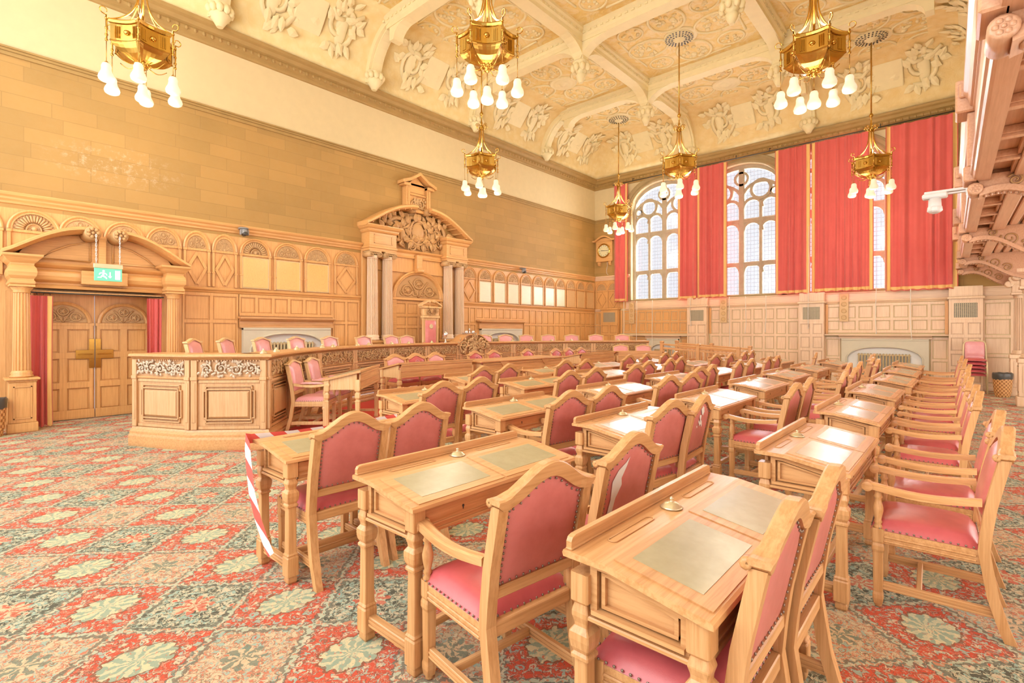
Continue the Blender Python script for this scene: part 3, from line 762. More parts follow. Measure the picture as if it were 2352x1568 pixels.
# dais chairs
BW = (PALE, PALE, PALE)
def hit(px, R):
    u = (px - 1176) / F_; rx, ry = CA + u * SA, SA - u * CA
    A = rx * rx + ry * ry; B = -2 * (rx * DC[0] + ry * DC[1]); K = DC[0] ** 2 + DC[1] ** 2 - R * R
    d = (-B + sqrt(B * B - 4 * A * K)) / (2 * A); return rx * d, ry * d
# where the chairs stand on the dais ring: angle seen from the ring centre
DA = [140.35, 134.03, 127.0, 119.82, 112.68, 105.22, 98.9, 95.4, 77.14, 72.2, 67.26, 62.14, 56.66, 51.04, 45.12]
dch = None
DL = ['first', 'second', 'third', 'fourth', 'fifth', 'sixth', 'seventh', 'eighth']
for i, a in enumerate(DA):
    x, y = arcp(a, DR + .74); rz = radians(a + 90)
    if i < 2: x, y, rz = (2.57, 7.97, radians(-128)) if i == 0 else (3.13, 8.4, radians(-133))
    lab = 'faded pink dais armchair, %s from the %s end of the curved bench' % ((DL[i], 'double door') if i < 8 else (DL[14 - i], 'ramp'))
    if i == 7: lab = 'faded pink dais armchair directly beside the tall throne'
    if dch is None:
        dch = make_chair('dais_armchair', lab, 'chair', True, BW, PINK, PINK, padded=True, zs=.945, amp=.045, thin=True, group='armchairs along the dais'); place(dch, (x, y, .4), rz)
    else: dup(dch, (x, y, .4), rz, lab)
# two more beside each slanted clerk's desk
for k, (x, y, rz, lab) in enumerate(((3.5, 6.9, -135, 'pale oak armchair with pink leather at the slanted desk, nearer the bench end'), (3.97, 7.3, -138, 'pale oak armchair with pink leather at the slanted desk, farther one'),
                                     (13.2, 7.4, 140, 'pink leather armchair behind the plain panelled desk, left one'), (13.65, 6.9, 140, 'pink leather armchair behind the plain panelled desk, beside the ramp rail'))):
    dup(dch, (x, y, .1), radians(rz), lab, "clerks' armchairs")
# clerks' desks in the well
def clerk_desk(name, label, W, loc, rz, D=.6, slope=True):
    t = thing(name, label, 'desk', loc, rz, "clerks' desks in the well")
    LEG = [(.03, 0), (.03, .03), (.026, .05), (.03, .4), (.034, .42), (.02, .44), (.034, .47), (.034, .52), (.02, .545), (.034, .565), (.036, .58), (.036, .72)]
    for sx in (-1, 1):
        for sy in (-1, 1):
            b = MB(); b.sq(LEG, sx * (W / 2 - .05), sy * (D / 2 - .05), .2); obj('leg', b, PALE, t)
    h = D / 2
    b = MB()
    if slope: b.prism([(-h, .71), (-h, .73), (h - .02, .845), (h, .85), (h, .82), (-h + .04, .71)], 'x', -W / 2, W / 2)
    else: b.box(-W / 2 - .03, W / 2 + .03, -h - .02, h + .02, .76, .79, .006)
    obj('desktop', b, OAKX, t)
    b = MB()
    zt = .835 if slope else .76
    b.box(-W / 2 + .06, W / 2 - .06, h - .035, h - .012, .58, zt); b.box(-W / 2 + .06, W / 2 - .06, h - .035, h, .58, .605, .004); b.box(-W / 2 + .06, W / 2 - .06, h - .035, h, zt - .05, zt - .02, .004); b.box(-W / 2 + .06, W / 2 - .06, h - .035, h - .004, .69, .7, .002)
    obj('front_panel', b, OAKX, t)
    for sx in (-1, 1):
        b = MB(); x = sx * (W / 2 - .05)
        b.prism([(-h + .06, .58), (h - .06, .58), (h - .06, .80 if slope else .76), (-h + .06, .72 if slope else .76)], 'x', x - .012, x + .012)
        obj('end_panel', b, PALE, t)
        b = MB(); b.box(x - .016, x + .016, -h + .06, h - .06, .09, .13, .004); obj('stretcher', b, PALE, t)
    if slope:
        b = MB(); k = (.845 - .73) / (2 * h - .02); Zs = lambda y: .73 + (y + h) * k
        b.loft([[(-W / 2 + .1, -h + .06, Zs(-h + .06) + .0), (W / 2 - .1, -h + .06, Zs(-h + .06)), (W / 2 - .1, -h + .06, Zs(-h + .06) + .005), (-W / 2 + .1, -h + .06, Zs(-h + .06) + .005)], [(-W / 2 + .1, h - .12, Zs(h - .12)), (W / 2 - .1, h - .12, Zs(h - .12)), (W / 2 - .1, h - .12, Zs(h - .12) + .005), (-W / 2 + .1, h - .12, Zs(h - .12) + .005)]])
        obj('writing_surface', b, GREYL, t)
    else:
        for sx in (-1, 1):
            for q in (.25, ):
                b = MB(); x = sx * W * q; b.prism([(x - .14, .76), (x + .14, .76), (x + .03, .64), (x - .03, .64)], 'y', h - .03, h + .006); obj('bracket', b, OAKX, t)
    return t
clerk_desk('clerk_desk', 'long panelled clerk desk below the throne, left of the centre table', 1.8, (6.06, 7.5, .1), pi)
clerk_desk('clerk_desk', 'panelled clerk desk in the well right of the centre table', 1.66, (11.2, 7.3, .1), pi)
clerk_desk('clerk_table', 'long pale topped oak table in the centre of the well', 2.75, (8.46, 7.5, .1), pi, .72, False)
clerk_desk('slanted_clerk_desk', 'slanted oak desk facing sideways beside the near end of the bench', 1.32, (4.1, 6.86, .1), radians(-135), .52)
clerk_desk('slanted_clerk_desk', 'plain panelled desk in front of two pink armchairs by the ramp', 1.34, (12.85, 6.78, .1), radians(135), .52)
# chairs of the well, facing the members
wc = None
for x, yy, sh, lab in ((5.87, 8.35, 0, 'first well chair from the left behind the long clerk desk, plain back'), (6.4, 8.38, 1, 'second well chair from the left behind the long clerk desk, embossed back'), (6.93, 8.4, 0, 'third well chair behind the long clerk desk, smooth pink back'),
                   (8.1, 8.4, 1, 'embossed red well chair, leftmost of those behind the centre table'), (8.72, 8.4, 1, 'embossed red well chair behind the middle of the centre table'), (9.85, 8.3, 1, 'embossed red well chair behind the right end of the centre table'),
                   (10.62, 7.98, 1, 'left of three embossed chairs behind the right-hand clerk desk'), (11.15, 7.95, 1, 'middle of three embossed chairs behind the right-hand clerk desk'), (11.75, 7.95, 1, 'right of three embossed chairs behind the right-hand clerk desk')):
    x2, y2 = x, yy - .31
    if sh not in (wc or {}):
        wc = wc or {}
        wc[sh] = make_chair('well_chair', lab, 'chair', sh == 0, (OAKZ, OAKX, OAKY), RED, PINK if sh == 0 else RED, shield=bool(sh), amp=.085, zs=.86, group='chairs of the well'); place(wc[sh], (x2, y2, .1), pi)
    else: dup(wc[sh], (x2, y2, .1), pi, lab)
# small brass inkwells along the dais top
wk = None
for i, a in enumerate((141.5, 137.5, 131.5, 124.5, 121.5, 115, 112, 106, 101.5, 95.5, 74.5, 69.5, 64.5, 59.5, 48)):
    x, y = arcp(a, DR + .12)
    lab = 'small pale brass inkwell on the curved bench top, %s along from the door end' % (['first', 'second', 'third', 'fourth', 'fifth', 'sixth', 'seventh', 'eighth', 'ninth', 'tenth', 'eleventh', 'twelfth', 'thirteenth', 'fourteenth', 'fifteenth'][i])
    if wk is None:
        b = MB(); b.lathe([(.05, 0), (.052, .006), (.042, .012), (.036, .028), (.018, .04), (.008, .046), (.012, .056), (.006, .064)], 12); wk = tag(obj('inkwell', b, PBRASS), lab, 'inkwell', 'inkwells on the dais'); place(wk, (x, y, 1.2))
    else: dup(wk, (x, y, 1.2), 0, lab)
def inkstand(loc, lab):
    t = thing('silver_inkstand', lab, 'inkstand', loc)
    b = MB(); b.box(-.19, .19, -.09, .09, .012, .03, .006)
    for sx in (-1, 1):
        for sy in (-1, 1): b.blob((sx * .16, sy * .07, .008), (.02, .02, .01), 6, 3)
    obj('tray', b, SILVER, t)
    for x in (-.12, .12):
        b = MB(); b.lathe([(.035, .028), (.045, .045), (.04, .08), (.03, .085), (.012, .1), (.006, .11)], 10, (x, 0, 0)); obj('ink_pot', b, SILVER, t)
    b = MB(); b.lathe([(.03, .028), (.012, .05), (.012, .1), (.03, .12), (.03, .135), (.012, .145), (.005, .16)], 10); obj('taper_stick', b, SILVER, t)
cr = arcp(85.6, DR + .12)
inkstand((cr[0], cr[1], 1.41), 'bright silver inkstand on the raised crest of the curved bench')
c2 = arcp(91.2, DR + .22)
b = MB(); b.lathe([(.05, 0), (.03, .02), (.012, .05), (.014, .12), (.05, .15), (.055, .22), (.03, .27), (.01, .29)], 12)
place(tag(obj('silver_cup', b, SILVER), 'small silver cup on the curved bench, left of the raised crest', 'cup'), (c2[0], c2[1], 1.2))
# throne
th = thing('throne', 'tall carved throne chair with red leather back and gold oval emblem', 'throne', (8.55, 10.3, .47), radians(180 + 3))
for sx in (-1, 1):
    b = MB(); b.lathe([(.035, 0), (.035, .4), (.04, .42), (.03, .44), (.03, 1.3), (.04, 1.32), (.045, 1.36)], 12, (sx * .25, -.22, 0)); obj('back_post', b, PALE, th)
    b = MB(); b.sq([(.035, 0), (.03, .38), (.036, .4), (.022, .44), (.034, .52), (.02, .6), (.03, .66)], sx * .29, .25, .2); obj('front_leg', b, PALE, th)
    b = MB(); b.box(sx * .25, sx * .34, -.22, .3, .66, .7, .012); arm = obj('armrest', b, PALE, th)
    b = MB(); b.box(sx * .26, sx * .33, -.15, .24, .695, .725, .012); obj('arm_pad', b, RED, arm)
b = MB(); b.box(-.3, .3, -.24, .27, .36, .43, .01); obj('seat_frame', b, PALE, th)
b = MB(); b.box(-.28, .28, -.2, .27, .42, .52, .035); obj('seat', b, RED, th)
b = MB(); b.box(-.22, .22, -.24, -.2, .5, 1.36, .006); b.box(-.23, .23, -.25, -.18, .55, .62, .006); obj('back_frame', b, PALE, th)
b = MB(); b.grid(lambda a, c: (-.19 + .38 * a, -.2 + .05 * (1 - (2 * a - 1) ** 6) * (1 - (2 * c - 1) ** 8), .62 + .68 * c), 11, 13); bk = obj('backrest', b, THRO, th, 'red leather back panel')
b = MB(); b.lathe([(.062, 0), (.062, .006), (.045, .008)], 20, (.03, -.147, 1.14), ax='y')
for q in range(3): b.box(.005 + q * .022, .014 + q * .022, -.146, -.135, 1.11, 1.17)
obj('gold_emblem', b, GOLDW, bk)
b = MB(); b.box(-.3, .3, -.27, -.16, 1.36, 1.42, .008); b.box(-.28, .28, -.26, -.17, 1.42, 1.62, .01); b.box(-.34, .34, -.28, -.14, 1.62, 1.66, .008)
for sx in (-1, 1):
    secs = []
    for k in range(11):
        q = k / 10; x = sx * (.36 - .26 * q); z = 1.66 + .13 * q ** .7
        secs.append([(x, -.28, z - .0), (x, -.14, z), (x, -.14, z + .035), (x, -.28, z + .035)])
    b.loft(secs); b.lathe([(.035, -.07), (.04, -.06), (.04, .07), (.035, .075)], 12, (sx * .085, -.21, 1.80), ax='y')
cres = obj('crest', b, PALE, th)
b = carved_band(.34, .2, 5, 0, 1.2); b.blob((0, 0, .02), (.06, .03, .08), 10, 5); o = obj('carved_crest', b, CARV, cres); o.location = (0, -.15, 1.53); o.rotation_euler = (0, 0, pi)
# ramp with two balustrades at the far end of the dais
b = MB(); b.prism([(4.4, .0), (6.7, .35), (6.7, .0)], 'x', 14.05, 15.1); struct('floor_ramp', b, REDC)
def balustrade(x, lab, dy):
    t = thing('ramp_balustrade', lab, 'railing', (x, 0, 0), 0, 'oak balustrades of the ramp')
    y0, y1 = 4.45 + dy, 6.6 + dy
    Z = lambda y: 1.0 + .13 * (y - y0) / (y1 - y0)
    G = lambda y: max(0, .35 * (y - 4.4) / 2.3) if False else 0
    for y in (y0, (y0 + y1) / 2, y1):
        b = MB(); b.sq([(.045, 0), (.045, Z(y) + .02), (.055, Z(y) + .03), (.055, Z(y) + .05), (.03, Z(y) + .07)], 0, y, .15); obj('newel_post', b, OAKZ, t)
    b = MB(); b.loft([[(-.035, y, Z(y) - .05), (.035, y, Z(y) - .05), (.04, y, Z(y) - .02), (.03, y, Z(y)), (-.03, y, Z(y)), (-.04, y, Z(y) - .02)] for y in (y0, y1)]); obj('handrail', b, OAKY, t)
    b = MB(); b.loft([[(-.025, y, Z(y) - .16), (.025, y, Z(y) - .16), (.025, y, Z(y) - .11), (-.025, y, Z(y) - .11)] for y in (y0, y1)]); obj('rail', b, OAKY, t)
    b = MB(); b.box(-.03, .03, y0, y1, .42, .47); obj('rail', b, OAKY, t)
    n = 18
    for k in range(n):
        y = y0 + (y1 - y0) * (k + .5) / n
        b = MB(); b.sq([(.014, .46), (.014, .55), (.02, .57), (.012, .6), (.018, .68), (.012, .76), (.014, Z(y) - .15)], 0, y, .2); obj('baluster', b, OAKZ, t)
balustrade(14.0, 'oak ramp balustrade nearer the desks at the far bench end', 0)
balustrade(15.15, 'oak ramp balustrade nearer the window wall', .05)
# ------------------------------------------------------------------ room shell
RX0, RX1, RY0, RY1 = -.25, 17.29, -.75, 11.0
b = MB(); b.box(RX0 - 3, RX1 + .6, -4.5, RY1 + 1.2, -.08, 0); struct('floor', b, CARPET)
# wall frames: local x to the right as seen from the room, local -y towards the room
def LW(o): o.location = (0, RY1, 0); return o
def BWF(o): o.location = (RX1, 0, 0); o.rotation_euler = (0, 0, -pi / 2); return o
wl = MB(); wl.box(RX0, RX1 + .3, 0, .3, 3.4, 5.8); wallL = LW(struct('wall_left', wl, STONE))
def sub(name, b, m, par=None): return obj(name, b, m, par)
b = MB(); b.box(RX0, RX1 + .3, .0, .3, 5.8, 8.9); sub('upper_plaster', b, PLAST, wallL)
b = MB()                                                         # picture rail between stone and plaster
for z0, z1, d in ((5.74, 5.8, .03), (5.8, 5.84, .05), (5.84, 5.87, .07)): b.box(RX0, RX1, -d, .02, z0, z1, .006)
sub('picture_rail', b, CORN, wallL)
def bars(b, x0, x1, z0, z1, nc, rows, st=.06, d=.022):
    """rails and stiles with flush panels; rows = inner rail heights"""
    zs = [z0] + rows + [z1]
    for z in zs: b.box(x0, x1, -d, .01, max(z0, z - st / 2) if z not in (z0, z1) else (z if z == z0 else z - st), (z + st / 2) if z not in (z0, z1) else (z + st if z == z0 else z), .003)
    for i in range(nc + 1):
        x = x0 + (x1 - x0) * i / nc
        b.box(max(x0, x - st / 2), min(x1, x + st / 2), -d + .001, .01, z0 + .002, z1 - .002, .003)
    for i in range(nc):
        xa, xb = x0 + (x1 - x0) * i / nc + st / 2 + .012, x0 + (x1 - x0) * (i + 1) / nc - st / 2 - .012
        if i == 0: xa += 0
        for za, zb in zip(zs, zs[1:]):
            za2, zb2 = za + (st if za == z0 else st / 2) + .012, zb - (st if zb == z1 else st / 2) - .012
            if xb - xa > .05 and zb2 - za2 > .05:
                b.loft([[(xa, .005, za2), (xb, .005, za2), (xb, .005, zb2), (xa, .005, zb2)], [(xa + .012, -.007, za2 + .012), (xb - .012, -.007, za2 + .012), (xb - .012, -.007, zb2 - .012), (xa + .012, -.007, zb2 - .012)]])
b = MB()
b.box(RX0, .62, 0, .3, 0, 3.4); b.box(2.86, RX1 + .3, 0, .3, 0, 3.4); b.box(.62, 2.86, 0, .3, 2.12, 3.4)
sub('wainscot_backing', b, WALZ, wallL)
b = MB()
bars(b, RX0, .5, .12, 2.24, 2, [.8, 1.5]); bars(b, 2.98, 3.96, .12, 2.24, 2, [.55, 1.05, 1.68]); bars(b, 3.98, 6.02, 1.8, 2.24, 6, []); bars(b, 6.02, 6.72, .12, 2.24, 2, [.6, 1.1, 1.68])
bars(b, 10.14, 10.66, .12, 2.24, 2, [.6, 1.1, 1.7]); bars(b, 10.66, 12.9, 1.82, 2.24, 7, []); bars(b, 12.9, RX1, .12, 2.24, 13, [.6, 1.1, 1.7])
sub('panelling', b, WALZ, wallL)
b = MB()
PR = [(0, 2.24), (.012, 2.25), (.02, 2.28), (.045, 2.30), (.05, 2.325), (.04, 2.34), (0, 2.345)]
PC = [(0, 3.46), (.02, 3.47), (.025, 3.5), (.05, 3.53), (.055, 3.56), (.085, 3.59), (.095, 3.62), (.09, 3.635), (0, 3.64)]
def straight(b, x0, x1, prof): b.loft([[(x, -o, z) for o, z in prof] for x in (x0, x1)])
for x0, x1 in ((RX0, .55), (2.93, 6.75), (10.1, RX1)): straight(b, x0, x1, PR)
for x0, x1 in ((RX0, 6.78), (10.08, RX1)): straight(b, x0, x1, PC)
for x0, x1 in ((RX0, .5), (2.98, 6.72), (10.14, RX1)): b.box(x0, x1, -.03, 0, 0, .12, .005)
sub('wainscot_moulding', b, WALX, wallL)
FANS = [[fan(k, 1.0).mesh('carved_fan_%d' % k, CARVD) for k in range(3)], None]
def niche(par, x, r, kind, style, below=True):
    """arched bay: ring moulding, carved half round, spring rail, diamond panel and slim pilasters"""
    b = MB(); zs = 3.08; ez = .31 / r
    b.arc(x, zs, [(r + .035, 0), (r + .035, -.03), (r + .015, -.04), (r, -.03), (r - .005, -.02), (r - .03, -.022), (r - .035, 0)], n=18, ez=ez * .93)
    b.box(x - r, x + r, -.022, 0, zs - .045, zs, .004)
    for s_ in (-1, 1):
        b.box(x + s_ * (r + .005) - .022, x + s_ * (r + .005) + .022, -.035, 0, 2.36, 3.05, .004); b.box(x + s_ * (r + .005) - .032, x + s_ * (r + .005) + .032, -.045, 0, 3.03, 3.075, .005); b.box(x + s_ * (r + .005) - .03, x + s_ * (r + .005) + .03, -.04, 0, 2.62, 2.65, .003)
    if style == 'diamond':
        zc, hw, hh = 2.7, r - .045, .3
        for q, w in ((1.0, .026),):
            P = [(x, zc + hh * q), (x + hw * q, zc), (x, zc - hh * q), (x - hw * q, zc)]
            for (xa, za), (xb, zb) in zip(P, P[1:] + P[:1]):
                L = hypot(xb - xa, zb - za); nx, nz = -(zb - za) / L * w, (xb - xa) / L * w
                b.loft([[(xa + nx, .0, za + nz), (xa + nx, -.02, za + nz), (xa - nx, -.028, za - nz), (xa - nx, 0, za - nz)], [(xb + nx, 0, zb + nz), (xb + nx, -.028, zb + nz), (xb - nx, -.028, zb - nz), (xb - nx, 0, zb - nz)]])
        for s_ in (-1, 1): b.box(x + s_ * (r - .03) - .02, x + s_ * (r - .03) + .012, -.016, 0, 2.68, 2.72)
    a = obj('arch_panel', b, WALZ, par)
    f = bpy.data.objects.new('carved_fan', FANS[0][kind]); COL.objects.link(f); f.parent = a
    f.location = (x, -.006, zs); f.scale = (r - .035, r, (r - .03) * ez)
    return a
LN = [(.3, .26, 2, ''), (.94, .28, 0, ''), (1.51, .25, 1, ''), (2.1, .26, 1, ''), (2.68, .25, 1, ''), (3.22, .2, 1, 'diamond'), (3.71, .2, 2, 'diamond'), (4.30, .28, 0, ''), (4.98, .28, 1, ''), (5.65, .28, 2, ''), (6.37, .28, 1, 'diamond'), (10.41, .27, 2, 'diamond')]
LN += [(11.07 + .652 * i, .27, (1, 1, 2, 1, 2, 1, 1, 2, 1, 2)[i], '') for i in range(10)]
for x, r, k, st in LN: niche(wallL, x, r, k, st)
# honours boards hang in the arches
def hboard(x, w, m, lab, frame=False):
    t = thing('honours_board', lab, 'board', (x, RY1 - .008, 2.69), 0, 'honours boards under the arches')
    b = MB(); b.box(-w / 2, w / 2, -.014, 0, -.3, .31, .003); obj('lettered_panel', b, m, t)
    b = MB(); q = .022 if frame else .012
    for s_ in (-1, 1): b.box(s_ * (w / 2 + q / 2) - q / 2, s_ * (w / 2 + q / 2) + q / 2, -.02, 0, -.31, .32, .002); b.box(-w / 2 - q, w / 2 + q, -.02, 0, s_ * .31 - q / 2, s_ * .31 + q / 2, .002)
    obj('frame', b, WALX if frame else GOLDW, t)
for i, x in enumerate((4.30, 4.98, 5.65)):
    hboard(x, .5, GILT, 'gilt honours board above the near fireplace, %s of three' % ['left', 'middle', 'right'][i])
for i in range(10):
    hboard(11.07 + .652 * i, .47, IVORY if i < 7 else TANB, ('ivory honours board, %s to the right of the throne portal' % ORD[i]) if i < 7 else 'brown framed honours board, %s before the clock corner' % ['third', 'second', 'last'][i - 7], i >= 7)
# ------------------------------------------------------------------ double door with its portal
d1 = MB(); d1.box(.62, .93, .002, .29, 0, 2.119); d1.box(2.49, 2.86, .002, .29, 0, 2.119); d1.box(.9, 2.56, -.36, .28, 2.1, 2.118)
door = LW(struct('door_1', d1, WALZ))
for k, (x0, x1) in enumerate(((.9, 1.715), (1.725, 2.52))):
    b = MB(); b.box(x0, x1, .2, .25, 0.01, 2.14)
    b.M = Matrix.Translation((0, .2, 0))
    bars(b, x0 + .02, x1 - .02, .05, 1.62, 2, [.58, 1.08], .1, .025)
    b.box(x0, x1, -.03, 0, .01, .16, .004); b.box(x0, x1, -.028, .01, 1.58, 1.63, .004)
    cx = (x0 + x1) / 2; b.arc(cx, 1.63, [(.37, 0), (.37, -.03), (.34, -.045), (.32, -.03), (.31, 0)], n=18, ez=.95)
    b.M = None
    lf = obj('door_leaf', b, WALZ, door)
    f = bpy.data.objects.new('carved_fan', fan(1, .31, 0).mesh('carved_fan_door', CARVD)); COL.objects.link(f); f.parent = lf; f.location = (cx, .19, 1.64); f.scale = (1, 1, .95)
    b = MB(); s_ = -1 if k == 0 else 1; xe = x1 if k == 0 else x0
    b.box(xe, xe + s_ * .075, .168, .178, .86, 1.02, .002); b.box(xe, xe + s_ * .075, .168, .178, 1.17, 1.36, .002); b.box(xe, xe + s_ * .25, .168, .178, 1.02, 1.17, .002)
    b.box(xe + s_ * .03, xe + s_ * .22, .15, .17, 1.085, 1.105, .006)
    obj('push_plate', b, BRASS, lf, 'brass push plate')
por = thing('door_portal', 'carved oak portal with columns and broken arched pediment round the double door', 'portal', (0, RY1, 0))
yc = -.52
for cx in (.76, 2.7):
    b = MB(); b.box(cx - .17, cx + .17, yc - .17, yc + .17, 0, .14, .008); b.box(cx - .15, cx + .15, yc - .15, yc + .15, .14, .74, .006)
    for q in (.74, .77): b.box(cx - .16 - (q - .74), cx + .16 + (q - .74), yc - .16 - (q - .74), yc + .16 + (q - .74), q, q + .035, .008)
    for sgn in (1,):
        for x0, x1, z0, z1 in ((-.1, -.085, .2, .68), (.085, .1, .2, .68), (-.1, .1, .2, .215), (-.1, .1, .665, .68)): b.box(cx + x0, cx + x1, yc - .16, yc - .14, z0, z1)
    ped = obj('pedestal', b, WALZ, por)
    b = MB(); b.lathe([(.13, .805), (.135, .83), (.115, .85), (.125, .875), (.11, .895), (.105, .91)], 20, (cx, yc, 0)); b.flute(.105, .09, .91, 2.08, (cx, yc, 0), 16, .13); b.lathe([(.092, 2.06), (.1, 2.075), (.094, 2.09), (.12, 2.13), (.13, 2.15)], 20, (cx, yc, 0)); b.box(cx - .14, cx + .14, yc - .14, yc + .14, 2.15, 2.18, .004)
    obj('column', b, WALZ, por)
    b = MB(); b.loft([[(cx - h, yc - h, z), (cx + h, yc - h, z), (cx + h, yc + .5, z), (cx - h, yc + .5, z)] for h, z in ((.125, 2.18), (.14, 2.2), (.14, 2.23), (.125, 2.25), (.125, 2.27), (.15, 2.31), (.16, 2.37), (.15, 2.43), (.125, 2.47), (.13, 2.5), (.17, 2.54), (.19, 2.57), (.22, 2.6), (.225, 2.63))])
    obj('entablature_block', b, WALX, por)
b = MB(); b.loft([[(x, yc + .18 - o, z) for o, z in ((-.3, 2.16), (.06, 2.16), (.08, 2.2), (.03, 2.22), (.03, 2.25), (.09, 2.29), (.11, 2.35), (.09, 2.41), (.03, 2.45), (.03, 2.47), (.1, 2.52), (.12, 2.55), (-.3, 2.56))] for x in (.88, 2.58)]); b.box(1.45, 2.05, yc + .02, yc + .2, 2.24, 2.46, .01)
obj('entablature', b, WALX, por)
b = MB()                                                          # tympanum and its broken arch
cxp = 1.73
b.prism([(.72, 2.56)] + [(cxp + 1.02 * cos(pi - pi * k / 16), 2.56 + .5 * sin(pi * k / 16)) for k in range(17)] + [(2.74, 2.56)], 'y', yc + .2, yc + .5)
b.box(cxp - .05, cxp + .05, yc + .12, yc + .22, 2.56, 3.0, .005)
for s_ in (-1, 1): 
    b.tube([(cxp + s_ * q, yc + .19, 2.62 + z) for q, z in ((.15, 0), (.75, 0), (.62, .12), (.42, .24), (.15, .33), (.15, 0))], .016, 4)
obj('tympanum', b, WALX, por)
for s_ in (-1, 1):
    b = MB(); secs = []
    for k in range(15):
        q = k / 14; x = cxp + s_ * (1.19 - q * 1.02); z = 2.63 + .455 * sin(pi / 2 * q ** .8) ** 1.5
        secs.append([(x, yc - .22, z), (x, yc - .22, z + .035), (x, yc - .17, z + .055), (x, yc + .5, z + .055), (x, yc + .5, z - .02), (x, yc - .1, z - .045), (x, yc - .17, z - .02)])
    b.loft(secs); ar = obj('pediment_arm', b, WALX, por)
    b = MB(); x = cxp + s_ * .175; b.lathe([(.08, 0), (.108, .02), (.108, .5)], 18, (x, yc - .24, 3.04), ax='y')
    for k in range(7): b.blob((x + .06 * cos(k * .9), yc - .245, 3.04 + .06 * sin(k * .9)), (.032, .018, .032), 6, 3)
    b.blob((x, yc - .25, 3.04), (.026, .02, .026), 6, 3); obj('rosette', b, CARV, ar)
# exit sign on two chains
ex = thing('exit_sign', 'green running man exit sign hanging on two chains below the pediment', 'sign', (1.735, 10.2, 0))
b = MB(); b.box(-.175, .175, -.02, .02, 2.29, 2.49, .004); obj('light_box', b, EXITG, ex)
b = MB(); b.box(-.185, .185, -.03, .03, 2.49, 2.56, .004); obj('top_plate', b, PBRASS, ex)
b = MB()
def poly(b, P, y): b.prism(P, 'y', y - .003, y)
Y = -.0205
b.lathe([(.015, 0), (.015, .003)], 10, (-.062, Y - .003, 2.445), ax='y')
for P in ([(-.085, 2.37), (-.062, 2.425), (-.045, 2.42), (-.062, 2.365)], [(-.062, 2.375), (-.03, 2.355), (-.015, 2.325), (-.027, 2.32), (-.045, 2.343), (-.08, 2.36)], [(-.085, 2.38), (-.1, 2.35), (-.135, 2.345), (-.135, 2.333), (-.092, 2.336), (-.07, 2.37)], [(-.06, 2.425), (-.025, 2.405), (-.015, 2.38), (-.025, 2.378), (-.036, 2.397), (-.062, 2.41)], [(-.07, 2.425), (-.11, 2.415), (-.12, 2.385), (-.11, 2.383), (-.1, 2.404), (-.066, 2.41)],
          [(.012, 2.43), (.028, 2.43), (.028, 2.365), (.045, 2.365), (.02, 2.335), (-.005, 2.365), (.012, 2.365)], [(.085, 2.32), (.15, 2.32), (.15, 2.46), (.085, 2.46)]): poly(b, P, Y)
obj('pictogram', b, EXITW, ex)
for s_ in (-1, 1):
    b = MB()
    for k in range(12):
        z = 2.57 + .037 * k; rr = .014
        P = [(s_ * .15 + (rr * .6 * cos(t) if k % 2 else 0), (0 if k % 2 else rr * .6 * cos(t)), z + .02 + .024 * sin(t)) for t in [2 * pi * j / 8 for j in range(9)]]
        b.tube(P, .004, 4)
    obj('chain', b, WHITE, ex)
# door curtains
def curtain(name, lab, w, z0, z1, folds, amp, loc, rz, group, seed=0, edges=(1, 1), hem=True, taper=0, rings=True, trim=.055):
    t = thing(name, lab, 'curtain', loc, rz, group)
    rnd = random.Random(seed); ph = rnd.random() * 6; w2 = rnd.uniform(1.5, 2.4)
    def S(u, v, off=0):
        x = (u - .5) * w * (1 - taper * v * (1 - v) * 2); z = z1 + (z0 - z1) * v
        k = .55 + .45 * v
        uu = u + .05 * sin(u * 9 + ph) / max(1, folds / 4)
        y = amp * k * (sin(uu * folds * 2 * pi + ph + .3 * sin(v * 3 + ph)) + .5 * sin(uu * folds * w2 * 2 * pi + ph * 2 + v) + .35 * sin(uu * folds * .43 * 2 * pi + ph))
        z += (.012 * sin(u * folds * 2 * pi + ph) if v > .98 else 0)
        return (x, y + off, z)
    n = int(folds * 14)
    b = MB(); b.grid(lambda a, c: S(a, c), n, 12); cl = obj('cloth', b, VELV, t)
    b = MB(); g = trim / w; zr = trim / (z1 - z0)
    for e, (u0, u1) in zip(edges, ((.25 * g, 1.25 * g), (1 - 1.25 * g, 1 - .25 * g))):
        if e: b.grid(lambda a, c: S(u0 + (u1 - u0) * a, c * .998, -.008), 5, 12)
    if hem: b.grid(lambda a, c: S(.25 * g + (1 - .5 * g) * a, 1 - zr * 1.35 + zr * c, -.008), n, 3)
    obj('gold_trim', b, GOLDC, t)
    if rings:
        b = MB(); m = max(4, int(w / .12))
        for i in range(m):
            u = (i + .5) / m; x, y, z = S(u, 0)
            b.tube([(x, .018 * cos(q), z + .03 + .02 * sin(q)) for q in [2 * pi * k / 8 for k in range(9)]], .003, 4)
        obj('hanging_ring', b, DARK, t)
    return t
curtain('door_curtain', 'red curtain with gold edge gathered at the left jamb of the double door', .3, .02, 2.04, 3, .035, (.98, 10.66, 0), 0, 'door curtains', 1, (0, 1), False, .1)
curtain('door_curtain', 'red curtain gathered at the right jamb of the double door', .24, .02, 2.06, 3, .035, (2.46, 10.66, 0), 0, 'door curtains', 2, (0, 0), False, .1)
b = MB(); b.tube([(.86, 10.66, 2.09), (2.6, 10.66, 2.09)], .012, 6); tag(obj('door_curtain_pole', b, DARK), 'thin dark curtain pole across the top of the double door', 'curtain pole')
